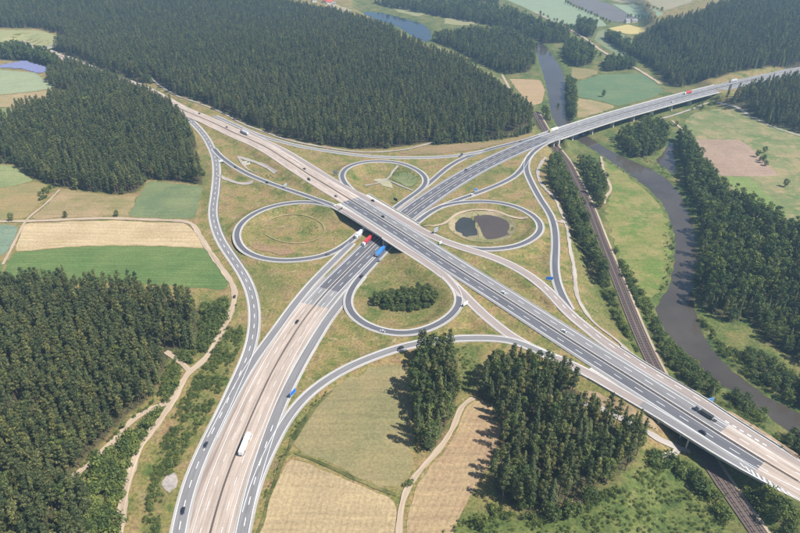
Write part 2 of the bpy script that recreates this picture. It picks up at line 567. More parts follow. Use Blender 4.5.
def m_plain(name, c, rough=.6, spec=.3, metal=0., var=.12, scale=.8):
    m, nt, b = newmat(name, rough, spec)
    b.inputs['Metallic'].default_value = metal
    n = noise(nt, coords(nt), scale, 4, .65)
    st = ramp(nt, n, [(.3, (1 - var,) * 3), (.7, (1 + var,) * 3)])
    nt.links.new(mix(nt, 1, c, st, 'MULTIPLY'), b.inputs['Base Color'])
    return m


def m_leaf(name, dark, light, hue=(1.0, .85, .8)):
    """leaf colour: differs from tree to tree and from spray to spray"""
    m, nt, b = newmat(name, .7, .25)
    oi = nd(nt, 'ShaderNodeObjectInfo')
    at = nd(nt, 'ShaderNodeAttribute', attribute_name='spray')
    c = ramp(nt, at.outputs['Fac'], [(0, dark), (.6, tuple((p + q) / 2 for p, q in zip(dark, light))), (1, light)])
    tint = ramp(nt, oi.outputs['Random'], [(0, (.55, .66, .66)), (.25, (.82, .88, .85)), (.55, (1.02, 1.0, .95)), (.85, (1.26, 1.2, 1.0)), (1, (1.42, 1.26, .95))])
    c = mix(nt, 1, c, tint, 'MULTIPLY')
    nt.links.new(c, b.inputs['Base Color'])
    tr = nd(nt, 'ShaderNodeBsdfTranslucent')
    c2 = mix(nt, 1, c, (1.1, 1.25, .6), 'MULTIPLY')
    nt.links.new(c2, tr.inputs[0])
    ms = nd(nt, 'ShaderNodeMixShader')
    ms.inputs[0].default_value = .3
    out = nt.nodes['Material Output']
    nt.links.new(b.outputs[0], ms.inputs[1])
    nt.links.new(tr.outputs[0], ms.inputs[2])
    nt.links.new(ms.outputs[0], out.inputs[0])
    return m


def m_water(name, c, rough=.07, bstr=.12):
    m, nt, b = newmat(name, rough, .5)
    n = noise(nt, coords(nt), .35, 5, .7)
    n0 = noise(nt, coords(nt), .02, 4, .6)
    st = ramp(nt, n0, [(.3, (.75,) * 3), (.7, (1.25,) * 3)])
    nt.links.new(mix(nt, 1, c, st, 'MULTIPLY'), b.inputs['Base Color'])
    bump(nt, b, n, bstr, .25)
    return m


M = {}
M['ground'] = m_ground()
M['concrete'] = m_road('concrete_pavement', (.41, .335, .28), .3, 5.0)
M['separator'] = m_road('separator_gravel', (.33, .265, .225), .3)
M['asphalt'] = m_road('dark_asphalt', (.118, .117, .128), .2)
M['asphalt_mid'] = m_road('grey_asphalt', (.205, .198, .198), .2)
M['asphalt_light'] = m_road('pale_asphalt', (.245, .235, .23), .18)
M['asphalt_warm'] = m_road('warm_asphalt', (.30, .25, .225), .18)
M['verge'] = m_road('gravel_verge', (.40, .37, .335), .22)
M['median'] = m_road('median_gravel_shadow', (.17, .13, .1), .3)  # narrow gravel median; its dark tone also paints in the crash barrier's shadow line
M['dirt'] = m_road('dirt_track', (.41, .32, .23), .25)
M['track_grey'] = m_road('gravel_track', (.36, .32, .28), .25)
M['paint'] = m_plain('road_paint', (.78, .78, .76), .6, .3)
M['ballast'] = m_road('ballast', (.125, .092, .078), .22)
M['sleeper'] = m_plain('sleeper', (.2, .18, .16), .9)
M['steel'] = m_plain('rail_steel', (.22, .18, .16), .45, .5, .6)
M['zinc'] = m_plain('galvanised_steel', (.22, .22, .22), .6, .4, .2)
M['struct'] = m_plain('bridge_concrete', (.52, .49, .44), .85, .2, 0, .15, .4)
M['bark'] = m_plain('bark', (.16, .11, .075), .95, .1, 0, .3, 1.5)
M['birch'] = m_plain('pale_bark', (.34, .31, .27), .95, .1, 0, .3, 1.5)
M['water'] = m_water('river_water', (.07, .058, .045))
M['lake'] = m_water('lake_water', (.03, .04, .05))
M['pond'] = m_water('pond_water', (.085, .064, .05), .12, .05)
M['pond2'] = m_water('settling_water', (.045, .047, .04), .12, .05)
M['pine'] = m_leaf('pine_needles', (.062, .084, .034), (.205, .21, .085))
M['spruce'] = m_leaf('spruce_needles', (.044, .068, .031), (.15, .17, .068))
M['broad'] = m_leaf('broad_leaves', (.055, .088, .028), (.17, .205, .066))
M['shrub'] = m_leaf('shrub_leaves', (.07, .105, .03), (.2, .235, .072))
M['blue'] = m_plain('sign_blue', (.02, .16, .55), .4, .4)
M['pblue'] = m_plain('sign_pale_blue', (.12, .36, .72), .4, .4)
M['signback'] = m_plain('sign_back', (.42, .47, .55), .45, .5, .3)
M['white'] = m_plain('white_paint', (.8, .8, .79), .45, .4)
M['black'] = m_plain('tyre_rubber', (.02, .02, .02), .8)
M['glass'] = m_plain('vehicle_glass', (.02, .025, .03), .08, .6)
M['lamp'] = m_plain('headlight', (.7, .7, .68), .2, .6)
M['redlamp'] = m_plain('tail_light', (.35, .02, .02), .3, .5)
M['chassis'] = m_plain('chassis', (.05, .05, .05), .7)
M['wall'] = m_plain('render_wall', (.72, .68, .6), .9)
M['roof_red'] = m_plain('roof_tiles', (.45, .11, .07), .85, .2, 0, .2)
M['roof_grey'] = m_plain('roof_slate', (.25, .24, .24), .85)
M['solar'] = m_plain('solar_cells', (.19, .2, .34), .4, .5)
M['earth'] = m_field((.30, .2, .13), (.40, .29, .19), 0, 0, .4)
M['timber'] = m_plain('timber', (.25, .19, .13), .8)
_pc = {}


def paint(c):
    if c not in _pc:
        _pc[c] = m_plain('car_paint', c, .28, .5, 0., .04)
    return _pc[c]


# ------------------------------------------------------------------ object helpers
def tag(o, label=None, cat=None, group=None, kind=None):
    for k, v in (('label', label), ('category', cat), ('group', group), ('kind', kind)):
        if v:
            o[k] = v
    return o


def link(name, me, parent=None, loc=None):
    o = bpy.data.objects.new(name, me)
    C.objects.link(o)
    if parent is not None:
        o.parent = parent
    if loc is not None:
        o.location = loc
    return o


def empty(name, loc, rz=0.):
    o = bpy.data.objects.new(name, None)
    o.empty_display_size = .5
    C.objects.link(o)
    o.location = loc
    o.rotation_euler = (0, 0, rz)
    return o


def mesh(name, V, Fc, mats, uv=None, smoothed=False, mi=None):
    me = bpy.data.meshes.new(name)
    V = np.asarray(V, float)
    me.from_pydata(V.tolist(), [], [list(f) for f in Fc])
    for m in (mats if isinstance(mats, (list, tuple)) else [mats]):
        me.materials.append(m)
    if uv is not None:
        ul = me.uv_layers.new(name='UVMap')
        li = np.empty(len(me.loops), np.int32)
        me.loops.foreach_get('vertex_index', li)
        ul.data.foreach_set('uv', np.asarray(uv, np.float32)[li].ravel())
    if mi is not None:
        me.polygons.foreach_set('material_index', np.asarray(mi, np.int32))
    if smoothed:
        me.polygons.foreach_set('use_smooth', np.ones(len(me.polygons), bool))
    me.update()
    return me


class MB:
    """collects boxes, prisms and tubes for one mesh"""
    def __init__(self):
        self.V, self.F = [], []

    def add(self, V, Fc):
        o = len(self.V)
        self.V += [tuple(v) for v in V]
        self.F += [tuple(i + o for i in f) for f in Fc]
        return self

    def box(self, c, s, rz=0., top=1.0, topy=None):
        """box centred at c, size s; top face scaled by top (x) and topy (y)"""
        topy = top if topy is None else topy
        hx, hy, hz_ = s[0] / 2, s[1] / 2, s[2] / 2
        P = []
        for z, kx, ky in ((-hz_, 1, 1), (hz_, top, topy)):
            for x, y in ((-hx, -hy), (hx, -hy), (hx, hy), (-hx, hy)):
                x2, y2 = x * kx, y * ky
                P.append((c[0] + x2 * math.cos(rz) - y2 * math.sin(rz), c[1] + x2 * math.sin(rz) + y2 * math.cos(rz), c[2] + z))
        return self.add(P, [(3, 2, 1, 0), (4, 5, 6, 7), (0, 1, 5, 4), (1, 2, 6, 5), (2, 3, 7, 6), (3, 0, 4, 7)])

    def tube(self, a, b, r0, r1, n=8):
        a, b = Vector(a), Vector(b)
        q = (b - a).normalized().to_track_quat('Z', 'Y').to_matrix()
        P = []
        for c, r in ((a, r0), (b, r1)):
            for k in range(n):
                t = 2 * math.pi * k / n
                P.append(c + q @ Vector((math.cos(t) * r, math.sin(t) * r, 0)))
        Fc = [(k, (k + 1) % n, n + (k + 1) % n, n + k) for k in range(n)] + [tuple(range(n))[::-1], tuple(range(n, 2 * n))]
        return self.add(P, Fc)

    def mesh(self, name, m):
        return mesh(name, self.V, self.F, m)

    def build(self, name, m, parent=None):
        return link(name, self.mesh(name, m), parent)


def ribbon_data(path, o0, o1, s0=None, s1=None, dz=.3, skirt=0., drape=False, nacross=1, uoff=0.):
    s0 = path.s[0] if s0 is None else s0
    s1 = path.s[-1] if s1 is None else s1
    idx = np.where((path.s >= s0 - 1e-6) & (path.s <= s1 + 1e-6))[0]
    if len(idx) < 2:
        return None
    P, N, s = path.P[idx], path.N[idx], path.s[idx]
    f0 = o0(s) if callable(o0) else np.full(len(s), o0)
    f1 = o1(s) if callable(o1) else np.full(len(s), o1)
    cols = []
    n = nacross + 1
    for k in range(n):
        t = k / (n - 1)
        o = f0 * (1 - t) + f1 * t
        xy = P[:, :2] + N * o[:, None]
        z = (hz(xy[:, 0], xy[:, 1]) if drape else P[:, 2]) + dz
        cols.append((np.column_stack([xy, z]), o))
    V, uv = [], []
    if skirt:
        c, o = cols[0]
        cols.insert(0, (c - np.array([0, 0, skirt]), o))
        c, o = cols[-1]
        cols.append((c - np.array([0, 0, skirt]), o))
    n = len(cols)
    V = np.stack([c[0] for c in cols], 1).reshape(-1, 3)
    uv = np.stack([np.column_stack([c[1] + uoff, s]) for c in cols], 1).reshape(-1, 2)
    Fc = []
    for i in range(len(idx) - 1):
        for k in range(n - 1):
            a = i * n + k
            Fc.append((a, a + n, a + n + 1, a + 1))
    return V, Fc, uv


def ribbon(name, path, o0, o1, m, parent=None, **kw):
    if not callable(o0) and not callable(o1) and o0 > o1:
        o0, o1 = o1, o0
    r = ribbon_data(path, o0, o1, **kw)
    if r is None:
        return None
    V, Fc, uv = r
    # left normal: winding for upward normals
    me = mesh(name, V, [f[::-1] for f in Fc], m, uv)
    return link(name, me, parent)


def dashes(name, path, rows, m, parent, dz=.36):
    """rows: (offset, width, dash, gap, s0, s1); gap 0 = solid"""
    V, Fc = [], []
    for (o, w, da, ga, s0, s1) in rows:
        s0 = path.s[0] if s0 is None else s0
        s1 = path.s[-1] if s1 is None else s1
        s = s0
        while s < s1 - 1:
            e = min(s + (da if ga else 6.0), s1)
            q = []
            for t in (s, e):
                x, y, z = (np.interp(t, path.s, path.P[:, k]) for k in range(3))
                nx, ny = (np.interp(t, path.s, path.N[:, k]) for k in range(2))
                q.append(((x + nx * (o - w / 2), y + ny * (o - w / 2), z + dz), (x + nx * (o + w / 2), y + ny * (o + w / 2), z + dz)))
            b = len(V)
            V += [q[0][0], q[1][0], q[1][1], q[0][1]]
            Fc.append((b, b + 1, b + 2, b + 3))
            s = e + ga
    if not V:
        return None
    o = link(name, mesh(name, V, Fc, m), parent)
    return o


def sheet(name, poly, m, dz=.12, kind='structure', res=14., jitter=.7, flat=None, closed_smooth=1):
    P = np.asarray(poly)[:, :2]
    n = len(P)
    if closed_smooth:
        t = np.vstack([P, P, P])
        Q = []
        for a, b in zip(P, np.roll(P, -1, 0)):
            k = max(1, int(np.linalg.norm(b - a) / 5.0))
            for i in range(k):
                Q.append(a + (b - a) * i / k)
        Q = np.array(Q)
        T = np.vstack([Q, Q, Q])
        T = smooth(T, 1 if 'field' in name else 3)
        Q = T[len(Q):2 * len(Q)]
        Q = Q + jitter * np.stack([vnoise(Q[:, 0], Q[:, 1], 17, 11), vnoise(Q[:, 0], Q[:, 1], 17, 12)], 1)
        P = Q
    bm = bmesh.new()
    vs_ = [bm.verts.new((x, y, 0)) for x, y in P]
    bm.faces.new(vs_)
    bmesh.ops.triangulate(bm, faces=bm.faces[:])
    if flat is None:
        for _ in range(6):
            long = [e for e in bm.edges if e.calc_length() > res]
            if not long:
                break
            bmesh.ops.subdivide_edges(bm, edges=long, cuts=1)
            bmesh.ops.triangulate(bm, faces=[f for f in bm.faces if len(f.verts) > 3])
    for v in bm.verts:
        v.co.z = flat if flat is not None else float(hz(v.co.x, v.co.y)) + dz
    bmesh.ops.recalc_face_normals(bm, faces=bm.faces[:])
    if bm.faces and sum(f.normal.z for f in bm.faces) < 0:
        bmesh.ops.reverse_faces(bm, faces=bm.faces[:])
    me = bpy.data.meshes.new(name)
    bm.to_mesh(me)
    bm.free()
    me.materials.append(m)
    o = link(name, me)
    if kind:
        o['kind'] = kind
    return o

# ------------------------------------------------------------------ woods: footprints
# key: (outline, spacing, (pine, spruce, broad), mean height, where it stands)
WOODS = {
    'north': ([(-40, 30), (0, 28), (36, 28), (72, 37), (62, 46), (47, 51), (66, 59), (100, 69), (132, 82), (156, 84), (177, 95), (200, 102), (222, 111), (247, 123), (285, 138), (312, 143), (330, 146.5), (360, 149.5), (384, 149.5),
               (416, 145), (440, 141), (480, 139), (515, 134), (531, 126), (529, 114), (514, 104), (492, 88), (470, 76), (432, 58), (404, 44), (380, 30), (345, 19), (310, 12), (270, 3), (240, -12), (100, -22), (-40, -20)], 5.9,
              (.8, .15, .05), 23, 'in the large forest north of the interchange'),
    'west': ([(0, 164), (16, 165), (38, 181), (60, 188), (85, 191), (115, 195), (137, 193), (148, 180), (165, 181.5), (203, 185), (204, 172), (192, 158), (197, 147), (186, 124), (170, 111), (150, 100), (128, 89.5), (108, 80), (90, 72.5), (76, 67),
              (62, 70), (48, 82), (58, 90), (82, 92), (72, 99), (45, 108), (18, 114), (10, 124), (-25, 134), (-40, 150)], 5.6, (.7, .18, .12), 22, 'in the wood beside the fields at the left'),
    'southwest': ([(-60, 287), (60, 287), (120, 292), (180, 303), (200, 309), (199, 330), (194, 350), (173, 352), (165, 372), (159, 386), (146, 403), (128, 416), (110, 436), (94, 452), (77, 468), (72, 482), (92, 500), (88, 560), (80, 620), (-90, 620)],
                  5.2, (.84, .12, .04), 20, 'in the forest at the lower left'),
    'grove': ([(421, 357), (436, 355), (450, 358), (455, 380), (457, 402), (449, 425), (440, 444), (430, 455), (419, 449), (414, 430), (413, 400), (416, 372)], 5.0, (.4, .08, .52), 25, 'in the narrow grove between two fields'),
    'southeast': ([(482, 374), (500, 364), (530, 368), (560, 377), (580, 390), (578, 404), (600, 414), (623, 427), (642, 441), (638, 462), (615, 480), (582, 495), (552, 511), (520, 511), (497, 500), (491, 482), (498, 457), (498, 432), (491, 412), (479, 397)],
                  5.7, (.62, .24, .14), 23, 'in the wood beside the southern motorway arm'),
    'riverwood': ([(700, 218), (716, 222), (742, 233), (770, 246), (800, 256), (860, 276), (870, 390), (800, 362), (765, 342), (748, 318), (735, 323), (722, 320), (706, 312), (696, 294), (701, 255)], 6.0, (.14, .24, .62), 16, 'in the wood east of the river'),
    'hedgebelt': ([(676, 140), (686, 141), (694, 156), (702, 172), (716, 190), (738, 206), (762, 220), (800, 234), (840, 246), (840, 256), (800, 247), (760, 233), (730, 219), (712, 204), (698, 190), (688, 176), (680, 160)], 5.6, (0, .1, .9), 11,
                  'in the tree belt along the river meadows'),
    'bankwood': ([(683, 172), (690, 178), (699, 192), (711, 206), (722, 220), (706, 222), (697, 210), (690, 196)], 5.6, (0, 0, 1), 9.5, 'on the east river bank'),
    'islandwood': ([(620, 138), (640, 130), (658, 128), (668, 138), (664, 148), (652, 157), (637, 159), (623, 151)], 5.4, (0, .1, .9), 10, 'beside the backwater below the viaduct'),
    'railwood': ([(549, 163), (556, 157), (566, 173), (575, 194), (584, 215), (590, 232), (598, 254), (606, 280), (598, 288), (590, 262), (578, 243), (570, 222), (560, 202), (550, 184)], 4.8, (.04, .06, .9), 8.5, 'along the west side of the railway'),
    'railwood2': ([(578, 163), (590, 166), (602, 180), (606, 200), (602, 214), (608, 232), (598, 214), (590, 194), (584, 178)], 5.0, (0, .02, .98), 7.5, 'along the east side of the railway'),
    'railwood3': ([(646, 325), (655, 326), (664, 340), (678, 354), (698, 374), (720, 392), (714, 398), (692, 385), (672, 371), (658, 352)], 5.0, (0, .06, .94), 8.5, 'between the railway and the river'),
    'eastwood': ([(652, 32), (682, 24), (712, 12), (760, 2), (860, -8), (900, 60), (772, 67), (732, 73), (716, 79), (694, 84), (674, 88), (656, 72), (641, 60), (630, 50), (640, 42)], 5.9, (.6, .25, .15), 23, 'on the wooded slope north of the viaduct'),
    'farwood': ([(720, 101), (736, 99), (770, 87), (800, 81), (860, 70), (880, 150), (800, 133), (775, 126), (745, 114)], 5.7, (.7, .26, .04), 22, 'in the wood south of the viaduct end'),
    'peninsula': ([(432, 41), (447, 38), (480, 34), (510, 36), (533, 49), (535, 64), (529, 72), (508, 75), (486, 67), (456, 50)], 5.4, (.5, .2, .3), 20, 'in the wood inside the river bend'),
    'lakebelt': ([(372, 3), (450, 6), (500, 12), (540, 27), (571, 36), (568, 43), (546, 44), (512, 30), (470, 22), (424, 14), (395, 9)], 6.5, (.2, .2, .6), 18, 'in the belt behind the lake'),
    'farnorth': ([(230, -4), (370, -3), (500, 3), (490, -22), (230, -22)], 9.0, (.5, .3, .2), 22, 'on the far horizon'),
    'clump1': ([(562, 52), (575, 46), (592, 52), (592, 64), (578, 68), (566, 62)], 6, (0, .2, .8), 11, 'on the river bank north of the viaduct'),
    'clump2': ([(566, 82), (573, 84), (576, 100), (574, 120), (567, 122), (567, 100)], 5, (0, .05, .95), 7.5, 'along the upper river bank'),
    'clump3': ([(532, 116), (541, 112), (550, 120), (548, 129), (538, 130)], 5, (0, .2, .8), 9, 'at the river beside the forest tip'),
    'clump4': ([(604, 62), (634, 64), (636, 69), (605, 72)], 5, (0, 0, 1), 9, 'in the hedge above the green field'),
    'clump5': ([(603, 38), (612, 38), (640, 54), (652, 62), (645, 64), (622, 52)], 5, (0, .2, .8), 9, 'in the field hedge north of the viaduct'),
    'clump6': ([(576, 24), (596, 28), (592, 38), (578, 36)], 6, (0, .2, .8), 11, 'beside the country road'),
    'clump7': ([(0, 54), (28, 52), (44, 58), (62, 66), (58, 70), (30, 62), (0, 60)], 6, (.1, .1, .8), 12, 'beside the solar field'),
    'clump8': ([(740, 352), (756, 352), (772, 362), (800, 378), (830, 395), (830, 420), (800, 408), (775, 394), (752, 378)], 5.6, (0, .03, .97), 9, 'on the river bend at the right edge'),
    'clump9': ([(722, 388), (744, 400), (766, 416), (768, 424), (750, 420), (730, 404)], 5.4, (0, .06, .94), 8.5, 'between motorway and river'),
    'clump10': ([(780, 438), (800, 440), (830, 455), (825, 470), (795, 458)], 6.5, (0, 0, 1), 11, 'beside the motorway at the right edge'),
    'loopclump': ([(372, 301), (384, 296), (404, 294), (428, 291), (438, 297), (434, 306), (416, 312), (394, 311), (378, 307)], 3.0, (0, .05, .95), 5.0, 'in the round thicket inside the southern loop ramp'),
    'edge': ([(520, 500), (555, 512), (575, 500), (600, 494), (590, 512), (555, 522), (515, 520)], 7.5, (.1, 0, .9), 12, 'on the southern edge of the wood'),
    'youngstand': ([(424, 144), (450, 139.5), (480, 139), (512, 135), (530, 127), (533, 133), (510, 138.5), (480, 142), (440, 145)], 4.0, (.1, .8, .1), 8, 'in the young plantation at the forest edge'),
    'trackedge': ([(196, 352), (203, 345), (208, 330), (206, 312), (214, 308), (217, 318), (213, 336), (204, 352)], 5.0, (0, .1, .9), 9, 'beside the farm track'),
}
WPOLY = {k: gpoly(v[0]) for k, v in WOODS.items()}
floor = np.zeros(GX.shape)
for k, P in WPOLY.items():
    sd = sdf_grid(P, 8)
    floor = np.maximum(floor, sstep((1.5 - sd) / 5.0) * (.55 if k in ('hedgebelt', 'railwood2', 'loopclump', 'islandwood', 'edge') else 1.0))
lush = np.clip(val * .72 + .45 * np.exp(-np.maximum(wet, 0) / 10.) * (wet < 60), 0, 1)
lush = np.clip(lush + .3 * vnoise(GX, GY, 60, 21) * (lush > .05), 0, 1)
for pts, amt, soft in [([(200, 300), (226, 296), (229, 312), (216, 342), (203, 360), (186, 352)], .8, 5), ([(222, 335), (240, 322), (246, 340), (226, 380), (200, 420), (172, 470), (152, 560), (138, 560), (150, 470), (190, 395)], .55, 5),
                        ([(84, 480), (150, 412), (168, 406), (136, 450), (118, 500), (112, 560), (70, 560)], .8, 6),
                        ([(440, 520), (470, 505), (520, 515), (560, 510), (640, 465), (680, 455), (720, 500), (760, 570), (430, 570)], .95, 8),
                        ([(455, 344), (480, 346), (478, 370), (474, 392), (462, 395)], .9, 4), ([(205, 150), (212, 175), (205, 215), (196, 180), (196, 160)], .55, 6),
                        ([(395, 165), (412, 170), (420, 180), (412, 192), (396, 186), (386, 178)], .75, 4), ([(372, 266), (440, 275), (452, 300), (420, 322), (370, 318), (360, 300)], .45, 14),
                        ([(235, 265), (270, 270), (290, 285), (270, 300), (250, 290)], .6, 18), ([(325, 205), (345, 212), (350, 220), (330, 222), (310, 212)], .5, 9), ([(460, 175), (500, 165), (510, 172), (470, 190)], .5, 12),
                        ([(440, 265), (470, 262), (520, 290), (560, 320), (530, 315), (480, 285)], .25, 10)]:
    sd = sdf_grid(gpoly(pts), 45)
    lush = np.maximum(lush, amt * sstep((soft - sd) / (2.0 * soft)))

# ------------------------------------------------------------------ ground sheet
nx, ny = len(XS), len(YS)
V = np.column_stack([GX.ravel(), GY.ravel(), Hg.ravel()])
ii = np.arange((ny - 1) * nx).reshape(ny - 1, nx)[:, :-1].ravel()
Fq = np.column_stack([ii, ii + 1, ii + nx + 1, ii + nx])
me = bpy.data.meshes.new('ground')
me.vertices.add(len(V))
me.vertices.foreach_set('co', V.astype(np.float32).ravel())
me.loops.add(len(Fq) * 4)
me.loops.foreach_set('vertex_index', Fq.astype(np.int32).ravel())
me.polygons.add(len(Fq))
me.polygons.foreach_set('loop_start', np.arange(0, len(Fq) * 4, 4, dtype=np.int32))
me.polygons.foreach_set('use_smooth', np.ones(len(Fq), bool))
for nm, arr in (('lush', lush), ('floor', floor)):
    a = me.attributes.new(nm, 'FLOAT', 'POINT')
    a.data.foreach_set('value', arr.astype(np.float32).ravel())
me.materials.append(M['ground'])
me.update(calc_edges=True)
me.validate()
tag(link('ground', me), kind='structure')

# ------------------------------------------------------------------ water
for n, poly, z in WATER:
    c = poly[:, :2].mean(0)
    big = poly[:, :2].copy()
    d = np.roll(big, -1, 0) - np.roll(big, 1, 0)
    nrm = np.stack([d[:, 1], -d[:, 0]], 1) / np.linalg.norm(d, axis=1)[:, None]
    area = .5 * np.sum(big[:, 0] * np.roll(big[:, 1], -1) - np.roll(big[:, 0], -1) * big[:, 1])
    big = big + nrm * (2.0 if area > 0 else -2.0)
    m = {'river': M['water'], 'backwater': M['water'], 'lake': M['lake'], 'settling_pond': M['pond2'], 'retention_pond': M['pond']}[n]
    sheet(n, big, m, flat=z, closed_smooth=0)

